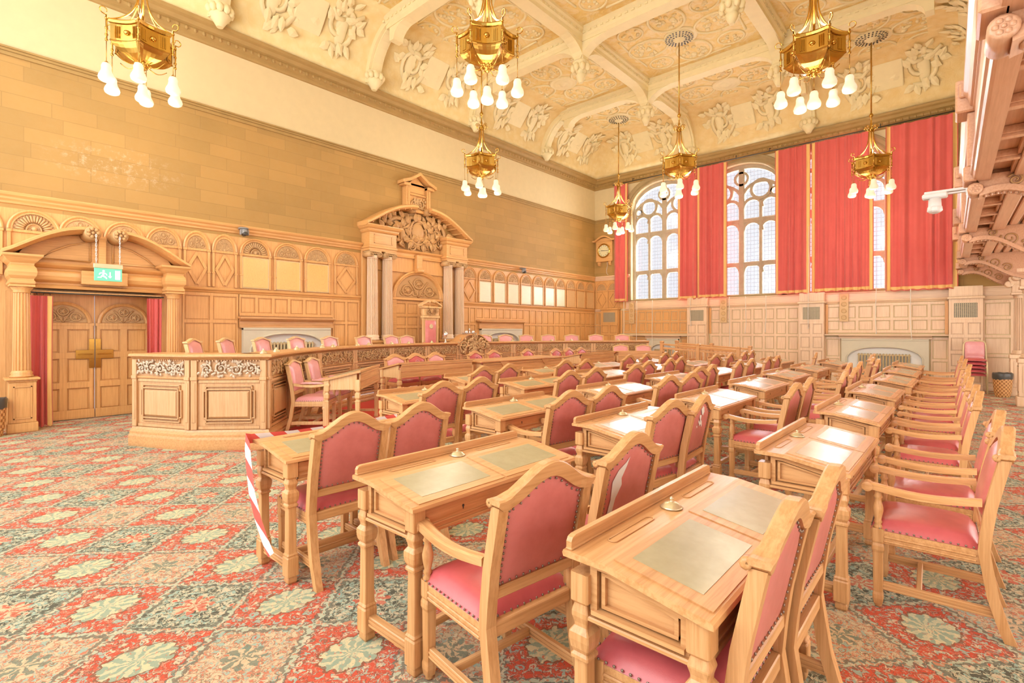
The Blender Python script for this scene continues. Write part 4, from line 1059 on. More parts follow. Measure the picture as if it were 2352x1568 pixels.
# ------------------------------------------------------------------ throne portal
pt = thing('throne_portal', 'great carved oak portal with paired columns, coat of arms and gabled niche', 'portal', (8.385, RY1, 0))
yc = -.22
b = MB(); b.box(-1.62, 1.62, -.06, .0, 0, 3.5, .005); b.box(-1.2, 1.2, -.1, .02, 3.02, 3.4)
obj('back_panel', b, WALZ, pt)
for s_ in (-1, 1):
    for cx in (1.0, 1.43):
        x = s_ * cx
        b = MB(); b.box(x - .19, x + .19, yc - .17, yc + .17, 0, 1.2, .006); b.box(x - .205, x + .205, yc - .19, yc + .19, 1.2, 1.26, .008); b.box(x - .12, x + .12, yc - .18, yc - .16, .4, 1.05)
        obj('pedestal', b, WALZ, pt)
        b = MB(); b.lathe([(.17, 1.26), (.175, 1.3), (.15, 1.32), (.165, 1.36), (.145, 1.39), (.14, 1.4)], 24, (x, yc, 0)); b.flute(.14, .122, 1.4, 3.26, (x, yc, 0), 20, .15); b.lathe([(.122, 3.25), (.135, 3.27), (.125, 3.29), (.15, 3.33)], 20, (x, yc, 0))
        col = obj('column', b, BAKZ, pt)
        b = MB(); b.box(x - .16, x + .16, yc - .16, yc + .16, 3.4, 3.44, .006)
        for q in (-1, 1):
            b.lathe([(.03, -.15), (.065, -.145), (.065, .145), (.03, .15)], 14, (x + q * .125, yc, 3.35), ax='y'); scroll(b, x + q * .125, 3.35, .055, 1.6, 0, q, yc - .155, .012)
        for q in (-.05, 0, .05): b.blob((x + q, yc - .14, 3.37), (.024, .02, .03), 6, 3)
        obj('capital', b, CARVD, col)
    b = MB(); x = s_ * 1.215
    b.loft([[(x - w, yc - .14 - e, z), (x + w, yc - .14 - e, z), (x + w, 0, z), (x - w, 0, z)] for w, e, z in ((.39, 0, 3.44), (.39, 0, 3.5), (.41, .02, 3.51), (.41, .02, 3.55), (.385, 0, 3.57), (.385, 0, 3.88), (.41, .03, 3.9), (.43, .05, 3.93), (.43, .05, 3.96), (.47, .09, 3.99), (.5, .12, 4.04), (.5, .12, 4.06))])
    for x0, x1, z0, z1 in ((-.26, -.24, 3.62, 3.84), (.24, .26, 3.62, 3.84), (-.26, .26, 3.62, 3.64), (-.26, .26, 3.82, 3.84)): b.box(x + x0, x + x1, yc - .15, yc - .13, z0, z1)
    obj('entablature_block', b, WALX, pt)
    # curved half of the broken pediment
    b = MB(); secs = []
    for k in range(17):
        q = k / 16; X = s_ * (1.72 - q * 1.5); Z = 4.06 + .62 * sin(pi / 2 * q ** .85) ** 1.35
        secs.append([(X, yc - .26, Z), (X, yc - .26, Z + .05), (X, yc - .2, Z + .075), (X, 0, Z + .075), (X, 0, Z - .01), (X, yc - .16, Z - .04), (X, yc - .22, Z - .02)])
    b.loft(secs)
    for k in range(1, 8):
        q = k / 8; X = s_ * (1.72 - q * 1.5); Z = 4.06 + .62 * sin(pi / 2 * q ** .85) ** 1.35
        b.box(X - .012, X + .012, yc - .2, 0, Z - .055, Z - .01)
    ar = obj('pediment_arm', b, WALX, pt)
    b = MB(); X = s_ * .24; b.lathe([(.05, -.33), (.085, -.31), (.085, .0)], 16, (X, 0, 4.66), ax='y')
    for k in range(7): b.blob((X + .045 * cos(k * .9), -.33, 4.66 + .045 * sin(k * .9)), (.024, .014, .024), 6, 3)
    obj('rosette', b, CARV, ar)
b = MB(); straight(b, -.84, .84, [(0, 3.4), (.14, 3.4), (.15, 3.44), (.13, 3.46), (.13, 3.52), (.18, 3.56), (.2, 3.6), (0, 3.61)]); b.box(-.09, .09, -.25, -.05, 3.02, 3.5, .01); b.lathe([(.04, -.1), (.055, -.09), (.055, .09), (.04, .1)], 12, (0, -.25, 3.08), ax='x'); obj('lintel_and_keystone', b, WALX, pt)
b = MB(); b.arc(.08, 2.36, [(.86, -.06), (.86, -.13), (.82, -.15), (.78, -.12), (.76, -.12), (.72, -.06)], n=24, ez=.85); b.box(-.78, .94, -.14, -.05, 2.3, 2.36, .006)
for s_ in (-1, 1): b.box(.08 + s_ * .79 - .06, .08 + s_ * .79 + .06, -.12, -.05, 0, 2.3, .004)
obj('arch_surround', b, WALX, pt)
f = bpy.data.objects.new('carved_fan', fan(1, .7, 0).mesh('carved_fan_portal', CARV)); COL.objects.link(f); f.parent = pt; f.location = (.08, -.075, 2.38); f.scale = (1, .8, .85)
b = MB(); b.M = Matrix.Translation((0, -.06, 0)); bars(b, -.7, .86, .1, 2.28, 4, [.8, 1.6, 1.9], .07, .02); obj('door_panelling', b, WALZ, pt)
b = MB(); b.prism([(-1.2, 3.6)] + [(-1.2 + 2.4 * k / 16, 3.6 + .95 * sin(pi * k / 16) ** .6 + .1) for k in range(17)] + [(1.2, 3.6)], 'y', -.08, 0); ty = obj('tympanum', b, CARV, pt)
b = carved_band(1.6, .95, 9, 0, 2.2); b.blob((0, -.02, 0), (.22, .12, .27), 16, 8)
b.tube([(.27 * cos(q), -.06, .32 * sin(q)) for q in [2 * pi * k / 24 for k in range(25)]], .035, 6)
for s_ in (-1, 1):
    b.blob((s_ * .5, -.04, -.1), (.1, .07, .22), 8, 5); b.blob((s_ * .47, -.06, .17), (.06, .06, .07), 8, 4); b.tube([(s_ * .5, -.06, .05), (s_ * .38, -.09, .1), (s_ * .3, -.08, .18)], .035, 6); b.tube([(s_ * .5, -.05, -.25), (s_ * .6, -.07, -.36), (s_ * .5, -.07, -.42)], .04, 6)
    scroll(b, s_ * .2, -.38, .12, 1.6, 0, s_, -.06, .03)
    scroll(b, s_ * .75, -.2, .16, 1.6, 1, s_, -.04, .03)
b.blob((0, -.06, .4), (.12, .06, .1), 8, 4)
o = obj('coat_of_arms', b, CARV, ty); o.location = (0, -.1, 4.1)
b = MB(); b.box(-.44, .44, -.2, 0, 4.62, 4.7, .01)                # small gabled niche on top
for s_ in (-1, 1): b.box(s_ * .4, s_ * .28, -.2, 0, 4.7, 5.35, .006); b.box(s_ * .36, s_ * .32, -.215, -.19, 4.8, 5.25)
b.box(-.28, .28, -.1, 0, 4.7, 5.4); b.box(-.28, .28, -.14, -.08, 5.08, 5.13, .004); b.box(-.24, .24, -.115, -.09, 5.15, 5.33, .01)
for s_ in (-1, 1): b.loft([[(s_ * .55, y, z) for y, z in ((-.28, 5.32), (-.28, 5.4), (0, 5.4), (0, 5.32))], [(s_ * .28, y, z) for y, z in ((-.28, 5.42), (-.28, 5.5), (0, 5.5), (0, 5.42))], [(0, y, z) for y, z in ((-.28, 5.6), (-.28, 5.68), (0, 5.68), (0, 5.6))]])
b.box(-.5, -.28, -.24, 0, 5.28, 5.36, .006); b.box(.28, .5, -.24, 0, 5.28, 5.36, .006); b.prism([(-.3, 5.35), (.3, 5.35), (0, 5.6)], 'y', -.1, 0)
gn = obj('gabled_niche', b, WALX, pt)
b = carved_band(.44, .34, 21, 0, 1.6); o = obj('carved_panel', b, CARVD, gn); o.location = (0, -.11, 4.88)
# ------------------------------------------------------------------ fireplaces and radiators
def fireplace(lab, wm, ws, wo, zc, zt, zm, frame, s, rad=True):
    WALX = BAKX if frame is BWF else OAKX
    t = thing('fireplace', lab, 'fireplace'); frame(t)
    M = Matrix.Translation((s, 0, 0)); t.matrix_world = t.matrix_basis @ M
    N = 20; zspr = zc - .3
    A = [(wo / 2 * (1 - 2 * k / N), zspr + .3 * (1 - (abs(1 - 2 * k / N)) ** 2.6) ** .6) for k in range(N + 1)]
    b = MB()
    for k in range(N):
        (xa, za), (xb, zb) = A[k], A[k + 1]
        b.loft([[(xa, -.1, za), (xa, 0, za), (xa, 0, zt), (xa, -.1, zt)], [(xb, -.1, zb), (xb, 0, zb), (xb, 0, zt), (xb, -.1, zt)]])
    for q in (-1, 1): b.box(q * wo / 2, q * ws / 2, -.1, 0, 0, zt)
    b.tube([(q * wo / 2 * 1.0, -.1, 0) for q in (1,)] + [(x * 1.0, -.1, z + .02) for x, z in A] + [(-wo / 2 * 1.0, -.1, 0)], .022, 5)
    b.box(-ws / 2, ws / 2, -.115, 0, zt - .05, zt, .008)
    obj('stone_surround', b, FIRE, t)
    b = MB(); b.box(-wo / 2, wo / 2, -.012, -.002, 0, zc); obj('back_wall', b, WHITEP, t)
    b = MB(); b.loft([[(x, -o, z) for o, z in ((0, zt), (.09, zt), (.09, zt + .04), (.07, zt + .06), (.07, zm - .07), (.12, zm - .05), (.16, zm - .02), (.17, zm), (0, zm))] for x in (-ws / 2 - .06, ws / 2 + .06)])
    b.box(-wm / 2, wm / 2, -.18, 0, zm - .02, zm + .02, .006); obj('mantel_shelf', b, WALX, t)
    if rad:
        r = thing('radiator', 'old column radiator inside the ' + lab.split(',')[0].replace('stone ', ''), 'radiator'); frame(r); r.matrix_world = r.matrix_basis @ M
        n = int(wo * .72 / .07)
        for k in range(n):
            x = (k - (n - 1) / 2) * .07; b = MB()
            b.box(x - .022, x + .022, -.095, -.03, .1, zc - .16, .018); obj('column', b, RADI, r)
        b = MB(); b.box(-n * .035, n * .035, -.085, -.04, zc - .22, zc - .19); b.box(-n * .035, n * .035, -.085, -.04, .14, .17)
        for q in (-1, 1): b.box(q * (n * .035 - .07) - .015, q * (n * .035 - .07) + .015, -.08, -.04, 0, .11)
        obj('header_pipe', b, RADI, r)
    return t
fireplace('stone fireplace near the double door, under three gilt boards', 2.06, 1.9, 1.62, 1.42, 1.56, 1.76, LW, 4.98)
fireplace('stone fireplace right of the throne portal, behind the bench chairs', 2.2, 1.9, 1.62, 1.42, 1.56, 1.79, LW, 11.78)
fireplace('stone fireplace below the widest red curtain, with oak mantel shelf', 2.78, 1.95, 1.7, 1.03, 1.27, 1.38, BWF, -1.65)
fireplace('stone fireplace near the clock corner, low behind the ramp rails', 2.46, 1.2, .95, 1.0, 1.21, 1.33, BWF, -8.1)
# ------------------------------------------------------------------ back wall (local x = -Y)
WIN = [-8.16, -5.47, -2.78]; WH = 1.23; ZS = 2.6
def zarch(x, h=WH): return 6.02 + .93 * max(0, 1 - abs(x / h) ** 2.2) ** .5
b = MB(); S0, S1 = -11.3, 3.0
b.box(S0, S1, 0, .5, 0, ZS)
edges = [S0] + [e for w in WIN for e in (w - WH, w + WH)] + [S1]
for i in range(0, len(edges), 2): b.box(edges[i], edges[i + 1], 0, .5, ZS, 8.9)
for w in WIN:
    N = 24
    for k in range(N):
        xa, xb = -WH + 2 * WH * k / N, -WH + 2 * WH * (k + 1) / N
        b.loft([[(w + xa, 0, zarch(xa)), (w + xa, .5, zarch(xa)), (w + xa, .5, 8.9), (w + xa, 0, 8.9)], [(w + xb, 0, zarch(xb)), (w + xb, .5, zarch(xb)), (w + xb, .5, 8.9), (w + xb, 0, 8.9)]])
wallB = BWF(struct('wall_back', b, PLAST))
b = MB(); b.box(-11.0, -9.42, -.012, .01, 3.64, 5.8); obj('stone_facing', b, STONEB, wallB)
b = MB(); b.box(-.1, 3.0, -.012, .01, 2.55, 5.8); obj('stone_facing', b, STONEB, wallB)
b = MB()
for z0, z1, d in ((5.74, 5.8, .03), (5.8, 5.84, .05), (5.84, 5.87, .07)): b.box(-11, -9.42, -d, .02, z0, z1, .006)
obj('picture_rail', b, CORN, wallB)
b = MB()
bars(b, -11, -10.56, .12, 2.24, 2, [.6, 1.1, 1.7]); bars(b, -9.72, -7.2, 1.4, 2.26, 8, [1.82], .07); bars(b, -9.72, -8.75, .12, 1.28, 2, [.7]); bars(b, -7.45, -7.15, .12, 1.28, 1, [.7])
obj('corner_panelling', b, WALZ, wallB)
b = MB()
bars(b, -6.4, -3.72, .12, 2.26, 8, [.88, 1.36, 1.82], .07); bars(b, -3.05, -.28, 1.44, 2.26, 7, [1.82], .07); bars(b, -3.05, -2.66, .12, 1.32, 1, [.72]); bars(b, -.64, -.28, .12, 1.32, 1, [.72]); bars(b, .36, 3.0, .12, 2.26, 5, [.88, 1.36, 1.82], .07)
obj('panelling', b, BAKZ, wallB)
b = MB()
DP = [(0, 2.27), (.015, 2.28), (.02, 2.3), (.045, 2.325), (.05, 2.345), (.045, 2.36), (.015, 2.365), (.015, 2.56), (.03, 2.575), (.03, 2.6), (0, 2.6)]
straight(b, -9.6, 3.0, DP)
straight(b, -11, -9.42, PC); straight(b, -11, -10.4, PR)
b.box(-11, 3.0, -.03, 0, 0, .12, .005)
obj('wainscot_moulding', b, BAKX, wallB)
b = MB()
for q0, q1 in ((-6.44, -6.37), (-3.035, -2.97), (-.36, -.29), (-9.82, -9.75)): b.box(q0, q1, -.045, 0, 1.4, 2.268, .004)
obj('recess_strip', b, WALZ, wallB)
for i, (x, k) in enumerate(((-10.68, 2), (-10.15, 2))): niche(wallB, x, .24, k, 'diamond')
b = MB(); b.box(-11, -9.42, -.004, .0, 2.34, 3.64); obj('wainscot_backing', b, WALZ, wallB)
for x0, x1 in ((-10.56, -9.84), (-7.12, -6.45), (-3.68, -3.04), (-.28, .36)):   # ventilation pilasters
    b = MB(); b.box(x0, x1, -.22, 0, 0, 2.3, .005); b.M = Matrix.Translation((0, -.22, 0))
    bars(b, x0, x1, .12, 1.78, 2, [.55, .95, 1.36], .08, .02); b.box(x0, x1, -.02, 0, 1.78, 1.83); b.box(x0, x1, -.02, 0, 2.2, 2.3)
    for q in (x0, x1 - .1): b.box(q, q + .1, -.02, 0, 1.83, 2.2)
    b.box(x0 - .04, x1 + .04, -.06, .22, 2.3, 2.36, .015)
    if x0 > -10: b.box(x0, x1, -.01, .22, 2.36, 2.62, .005)
    b.M = None
    p = obj('vent_pilaster', b, WALZ if x0 < -10 else BAKZ, wallB)
    g = MB(); y = -.222
    g.box(x0 + .09, x1 - .09, y, y + .004, 1.82, 2.2)
    obj('grille_recess', g, DARK, p)
    g = MB()
    for k in range(13): x = x0 + .09 + (x1 - x0 - .18) * k / 12; g.box(x - .008, x + .008, y - .012, y - .002, 1.82, 2.2)
    for k in range(11): z = 1.83 + .36 * k / 10; g.box(x0 + .09, x1 - .09, y - .014, y - .003, z - .008, z + .008)
    obj('grille', g, GRIL, p)
# windows with stone tracery
for wi, w in enumerate(WIN):
    b = MB(); y0, y1 = .2, .36
    def bar(xa, xb, za, zb): b.box(w + xa, w + xb, y0, y1, za, zb, .02)
    bar(-WH, WH, ZS, ZS + .1)
    for x, hw in ((0, .09), (-.59, .05), (.59, .05)): bar(x - hw, x + hw, ZS, 5.75 if x else 6.85)
    for q in (-1, 1): b.box(w + q * WH, w + q * (WH - .1), y0 - .02, y1, ZS, 6.1, .02)
    for z in (3.68, 5.1): b.box(w - WH, w + WH, y0 + .015, y1 - .01, z - .075, z + .075, .02)
    for lx in (-.87, -.34, .34, .87):                             # cusped heads of the lights
        hw = .25
        for zc in (5.5, ) + ((4.75, 3.4)):
            b.arc(w + lx, zc, [(hw + .09, y0 + .02), (hw + .09, y1 - .02), (hw, y1 - .02), (hw, y0 + .02)], n=12, ez=1.05)
            if zc != 5.5:
                for q in (-1, 1): b.prism([(w + lx + q * hw, zc), (w + lx + q * (hw + .04), zc), (w + lx + q * (hw + .04), zc + .3), (w + lx + q * .12, zc + .3), (w + lx + q * .2, zc + .2)], 'y', y0 + .03, y1 - .03)
    for q in (-1, 1):                                             # roundels above each pair
        b.arc(w + q * .6, 6.08, [(.34, y0), (.34, y1), (.25, y1), (.25, y0)], 0, 2 * pi, 20)
        b.arc(w + q * .6, 5.72, [(.66, y0 + .01), (.66, y1), (.57, y1), (.57, y0 + .01)], 0, pi, 16)
        b.arc(w + q * 1.02, 5.95, [(.15, y0), (.15, y1), (.1, y1), (.1, y0)], 0, 2 * pi, 12)
    b.arc(w, 6.5, [(.24, y0), (.24, y1), (.17, y1), (.17, y0)], 0, 2 * pi, 16)
    secs = []
    for k in range(25):
        x = -WH + 2 * WH * k / 24; z = zarch(x); secs.append([(w + x, y0, z + .05), (w + x, y1, z + .05), (w + x, y1, z - .13), (w + x, y0, z - .13)])
    b.loft(secs)
    # web of the spandrels between the tracery rings
    win = BWF(struct('window_%d' % (wi + 1), b, WSTONE))
    b = MB(); secs = []
    for k in range(25):
        x = -WH + 2 * WH * k / 24; secs.append([(w + x, .28, ZS), (w + x, .28, zarch(x))])
    b.loft(secs, False, False, False); obj('leaded_glazing', b, GLASS, win)
    b = MB(); secs = []
    for k in range(33):
        a = pi * k / 32; x = -(WH + .02) * cos(a)
        z = 6.02 + .93 * sin(a) ** .95
        ro = .3
        nx, nz = -cos(a), sin(a)
        secs.append([(w + x, .02, z), (w + x, -.03, z + .02), (w + x + nx * .06, -.05, z + nz * .07), (w + x + nx * .12, -.03, z + nz * .13), (w + x + nx * .2, -.06, z + nz * .2), (w + x + nx * .26, -.06, z + nz * .26), (w + x + nx * .28, 0, z + nz * .28)])
    b.loft(secs)
    for q in (-1, 1): b.box(w + q * WH, w + q * (WH + .2), -.04, .02, ZS, 6.05, .01)
    b.box(w - WH, w + WH, -.02, .22, ZS - .02, ZS + .06, .01)
    obj('arch_surround', b, ASTONE, win)
    b = MB()
    for k in range(9): b.tube([(w + WH - .012, .04 + .012 * k, ZS + .1), (w + WH - .012, .04 + .012 * k, 6.0)], .002, 3) if False else None
CZ = 7.03
for i, (ya, yb_, z0, lab, ed) in enumerate(((9.98, 9.4, 2.6, 'narrow red curtain with gold edge beside the clock', (0, 1)), (7.46, 6.79, 2.58, 'red gold-edged curtain right of the first window, left half of a pair', (1, 0)), (6.78, 5.79, 2.6, 'red gold-edged curtain left of the middle window, right half of a pair', (1, 1)),
                           (4.34, 3.38, 2.61, 'red curtain right of the middle window, beside the widest one', (1, 1)), (3.36, 1.85, 2.62, 'widest red curtain, above the fireplace, partly behind a chandelier', (1, 1)), (1.58, .1, 2.57, 'bright red gold-edged curtain at the gallery end of the window wall', (1, 1)))):
    w = ya - yb_
    curtain('window_curtain', lab, w, z0, CZ, max(2.5, w / .24), .04, (17.06, (ya + yb_) / 2, 0), -pi / 2, 'window curtains', 10 + i, ed, True, 0, True, .08)
b = MB(); b.tube([(17.06, 10.05, 7.075), (17.06, .02, 7.075)], .015, 6)
for y in (9.2, 7.7, 5.5, 4.5, 1.7, .05): b.tube([(17.06, y, 7.05), (17.06, y, 7.16), (17.28, y, 7.2)], .012, 5)
tag(obj('curtain_pole', b, DARK), 'long dark curtain pole under the cornice of the window wall', 'curtain pole')
# plaques, cords
for i, (y, lab) in enumerate(((9.2, 'tall narrow gilt plaque with roundels nearest the clock corner'), (5.87, 'tall narrow gilt plaque with roundels under the pair of red curtains'), (2.53, 'tall narrow gilt plaque with roundels under the widest curtain'))):
    t = thing('gilt_plaque', lab, 'plaque', (RX1 - .05, y * 1.0147, 0), -pi / 2, 'gilt plaques on the wainscot')
    b = MB(); b.box(-.11, .11, -.02, .0, 1.76, 2.56, .004); obj('panel', b, TANP, t)
    for k in range(4):
        b = MB(); b.lathe([(.07, 0), (.07, -.006), (.05, -.008), (.045, -.004), (.02, -.01)], 16, (0, -.021, 1.88 + .19 * k), ax='y'); obj('roundel', b, TANR, t)
crd = None
for i, (y, z0, z1) in enumerate(((9.55, .9, 2.6), (9.02, 1.1, 2.6), (8.4, .85, 2.6), (7.0, 1.7, 2.65), (5.7, 1.0, 2.6), (5.2, 1.45, 2.6), (4.6, 1.5, 2.6), (3.42, 1.6, 4.6), (1.8, 1.45, 2.7), (1.05, 1.3, 2.6))):
    n = 12; rnd = random.Random(i); P = []
    for k in range(n + 1):
        q = k / n; P.append((.02 * sin(q * 5 + i) * q + .01 * rnd.random(), 0, z1 + (z0 - z1) * q))
    b = MB(); b.tube(P, .009, 5); b.blob((P[-1][0], 0, z0 - .02), (.016, .016, .03), 6, 4)
    tag(place(obj('blind_cord', b, CABLE), (17.02, y, 0), -pi / 2), 'thin pale blind cord hanging against the window wall panelling', 'cord', 'blind cords')
# clock
ck = thing('wall_clock', 'oak cased wall clock with arched hood and cream dial in the corner', 'clock', (RX1 - .012, 10.5, 4.62), -pi / 2)
b = MB(); b.box(-.36, .36, -.12, 0, -.42, .38, .01); b.loft([[(-.36 + .72 * k / 12, -.12, .36), (-.36 + .72 * k / 12, -.12, .38 + .12 * sin(pi * k / 12)), (-.36 + .72 * k / 12, 0, .38 + .12 * sin(pi * k / 12)), (-.36 + .72 * k / 12, 0, .36)] for k in range(13)]); obj('case', b, WALX, ck)
b = MB(); secs = []
for k in range(17):
    q = k / 16; x = -.5 + q; z = .37 + .16 * sin(pi * min(1, max(0, (q - .12) / .76)))
    secs.append([(x, -.19, z), (x, -.19, z + .06), (x, 0, z + .06), (x, 0, z)])
b.loft(secs); obj('hood', b, WALX, ck)
b = MB(); b.arc(0, 0, [(.225, -.12), (.28, -.12), (.28, -.14), (.255, -.155), (.23, -.14)], 0, 2 * pi, 32); obj('bezel', b, BRASS, ck)
b = MB(); b.lathe([(.24, 0), (.24, -.012)], 32, (0, -.122, 0), ax='y'); b.i = 1
for k in range(12): a = pi / 6 * k; b.M = Matrix.Translation((0, -.137, 0)) @ Matrix.Rotation(a, 4, 'Y'); b.box(-.006, .006, -.002, .002, .17, .215)
b.M = None; dial = obj('dial', b, [CLOCKF, DARK], ck)
b = MB()
for a, l, w in ((radians(-85), .12, .011), (radians(93), .18, .008)): b.M = Matrix.Translation((0, -.142, 0)) @ Matrix.Rotation(a, 4, 'Y'); b.box(-w, w, -.002, .002, -.02, l)
b.M = None; obj('hands', b, DARK, dial)
for s_ in (-1, 1):
    b = MB(); b.box(s_ * .24 - .06, s_ * .24 + .06, -.1, 0, -.5, -.42, .01); b.lathe([(.05, -.05), (.055, .05)], 12, (s_ * .24, -.05, -.53), ax='x'); obj('bracket', b, WALX, ck)
b = MB(); b.tube([(.1, -.03, -.44), (.11, -.03, -.6), (.06, -.03, -.75), (.08, -.03, -.88), (.14, -.03, -.95)], .008, 5); obj('power_cable', b, CABLE, ck)
# ------------------------------------------------------------------ cornice, cove, ceiling
perim = [(RX0, RY1), (RX1, RY1), (RX1, RY0), (RX0, RY0)]
b = MB(); b.sweep(perim, [(0, 7.06), (.03, 7.07), (.05, 7.1), (.05, 7.14), (.1, 7.18), (.12, 7.22), (.11, 7.25), (.16, 7.27), (.2, 7.33), (.26, 7.36), (.27, 7.42), (0, 7.46)])
cor = struct('trim_1', b, CORN)
b = MB()                                                          # egg and dart enrichment
for k in range(118):
    x = .1 + k * .146; b.blob((x, RY1 - .11, 7.2), (.035, .035, .045), 6, 3)
for k in range(80):
    y = RY0 + .1 + k * .146; b.blob((RX1 - .11, y, 7.2), (.035, .035, .045), 6, 3)
obj('egg_and_dart', b, CORN, cor)
H = 8.72; CW, CH_ = 1.15, 1.25
b = MB(); b.sweep(perim, [(.24 + CW * (1 - cos(a)), 7.44 + CH_ * sin(a)) for a in [pi / 2 * k / 10 for k in range(11)]] + [(1.4, 8.8), (0, 8.8), (0, 7.44)], cap=True)
b.s = [True] * len(b.s); struct('ceiling_cove', b, RELIEF)
b = MB(); b.box(RX0, RX1, RY0, RY1, H, H + .15); ceil = struct('ceiling', b, FIELD)
BXs, BYs = (3.5, 6.9, 10.3, 13.68), (3.4, 6.95)
BEAM = [(-.24, H + .02), (-.24, H - .06), (-.19, H - .1), (-.19, H - .16), (-.15, H - .2), (-.15, H - .3), (.15, H - .3), (.15, H - .2), (.19, H - .16), (.19, H - .1), (.24, H - .06), (.24, H + .02)]
for x in BXs:
    b = MB(); b.loft([[(x + o, y, z) for o, z in BEAM] for y in (RY0 + 1.1, RY1 - 1.1)])
    for s_ in (-1, 1):
        for k in range(60): y = RY0 + 1.2 + k * .16; b.box(x + s_ * .2 - .012, x + s_ * .2 + .012, y, y + .07, H - .15, H - .11)
    obj('beam', b, CEILB, ceil)
for y in BYs:
    b = MB(); b.loft([[(x, y + o, z) for o, z in BEAM] for x in (RX0 + .5, RX1 - 1.1)]); 
    for s_ in (-1, 1):
        for k in range(96): x = .5 + k * .16; b.box(x, x + .07, y + s_ * .2 - .012, y + s_ * .2 + .012, H - .15, H - .11)
    obj('beam', b, CEILB, ceil)
def fillet(b, ang, c, L=.8, D=.5, w=.13):
    P = [(0, H - .28)] + [(L * (1 - cos(a)) * 1.0 + .0, H - .3 - D * (1 - sin(a))) for a in [pi / 2 * (1 - k / 8) for k in range(9)]]
    P = [(.05 + L * (1 - sin(a)), H - .3 - D * (1 - cos(a))) for a in [pi / 2 * k / 8 for k in range(9)]]
    P = [(0, H - .25), (.05 + L, H - .25)] + P + [(0, H - .3 - D)]
    b.M = Matrix.Translation((c[0], c[1], 0)) @ Matrix.Rotation(ang, 4, 'Z')
    b.prism(P, 'y', -w, w); b.M = None
for x in BXs:
    for y in BYs:
        b = MB()
        for k in range(4): fillet(b, k * pi / 2, (x, y))
        b.lathe([(.05, H - 1.2), (.09, H - 1.12), (.13, H - 1.02), (.08, H - .98), (.16, H - .9), (.2, H - .84), (.17, H - .78), (.2, H - .74), (.2, H - .7)], 10, (x, y, 0))
        for k in range(8): a = k * pi / 4; b.blob((x + .19 * cos(a), y + .19 * sin(a), H - .86), (.07, .07, .1), 6, 4)
        obj('pendant_boss', b, CEILB, ceil)
def cove_rib(c, ang):
    """rib running down the cove at c (on the wall), facing the room along ang"""
    b = MB(); b.M = Matrix.Translation((c[0], c[1], 0)) @ Matrix.Rotation(ang, 4, 'Z')
    out = [(.24 + CW * (1 - cos(a)) + .14 * cos(a), 7.44 + CH_ * sin(a) - .14 * sin(a)) for a in [pi / 2 * k / 10 for k in range(11)]]
    inn = [(.2 + CW * (1 - cos(a)) - .02, 7.44 + CH_ * sin(a) + .06) for a in [pi / 2 * k / 10 for k in range(11)]]
    b.prism(out + inn[::-1], 'y', -.17, .17); b.prism([(p + .02, q - .02) for p, q in out] + inn[::-1], 'y', -.1, .1)
    P = [(1.35 + .5 * (1 - sin(a)), H - .3 - .3 * (1 - cos(a))) for a in [pi / 2 * k / 6 for k in range(7)]]
    b.prism([(1.2, H - .2), (1.9, H - .2)] + P + [(1.2, H - .6)], 'y', -.13, .13)
    b.lathe([(.06, 7.3), (.12, 7.4), (.2, 7.5), (.15, 7.56), (.2, 7.64), (.22, 7.7), (.1, 7.74)], 10, (.38, 0, 0))
    for k in range(6): a = -pi / 2 + pi * k / 5; b.blob((.38 + .19 * cos(a), .19 * sin(a), 7.6), (.07, .07, .09), 6, 4)
    b.M = None; obj('cove_rib', b, CEILB, ceil)
for x in BXs: cove_rib((x, RY1), -pi / 2); cove_rib((x, RY0), pi / 2)
for y in BYs: cove_rib((RX1, y), pi)
CO = None
def cove_relief(c, ang, L=3.0):
    global CO
    if CO is None:
        b = carved_band(L - .3, 1.0, 31, 0, .8); rnd = random.Random(8)
        for s_ in (-1, 1):
            b.blob((s_ * .75, 0, -.05), (.14, .09, .3), 8, 5); b.blob((s_ * .75, -.02, .32), (.09, .08, .1), 8, 4); b.tube([(s_ * .75, -.03, .15), (s_ * .95, -.06, .22), (s_ * 1.1, -.05, .35)], .05, 6); b.tube([(s_ * .75, -.03, .15), (s_ * .55, -.06, .12), (s_ * .4, -.05, .25)], .05, 6)
        b.box(-.32, .32, -.03, .02, -.28, .28, .02)
        v = []
        for x, y, z in b.v:
            a = radians(44 + z * 62); r = 1 + (y * .55)
            v.append((x, -(.24 + CW * (1 - cos(a)) - y * .55 * cos(a)), 7.44 + CH_ * sin(a) + y * .55 * sin(a)))
        b.v = v; CO = obj('cove_ornament', b, CEILB, ceil); o = CO
    else: o = CO.copy(); COL.objects.link(o)
    o.location = (c[0], c[1], 0); o.rotation_euler = (0, 0, ang)
for x in (1.85, 5.2, 8.6, 12.0, 15.2): cove_relief((x, RY1), 0)
for y in (1.5, 5.17, 8.6): cove_relief((RX1, y), -pi / 2)
for x in (12.0, 15.2): cove_relief((x, RY0), pi)
cxs = (1.8, 5.2, 8.6, 12.0, 15.2); cys = (1.66, 5.17, 8.72)
orn = None
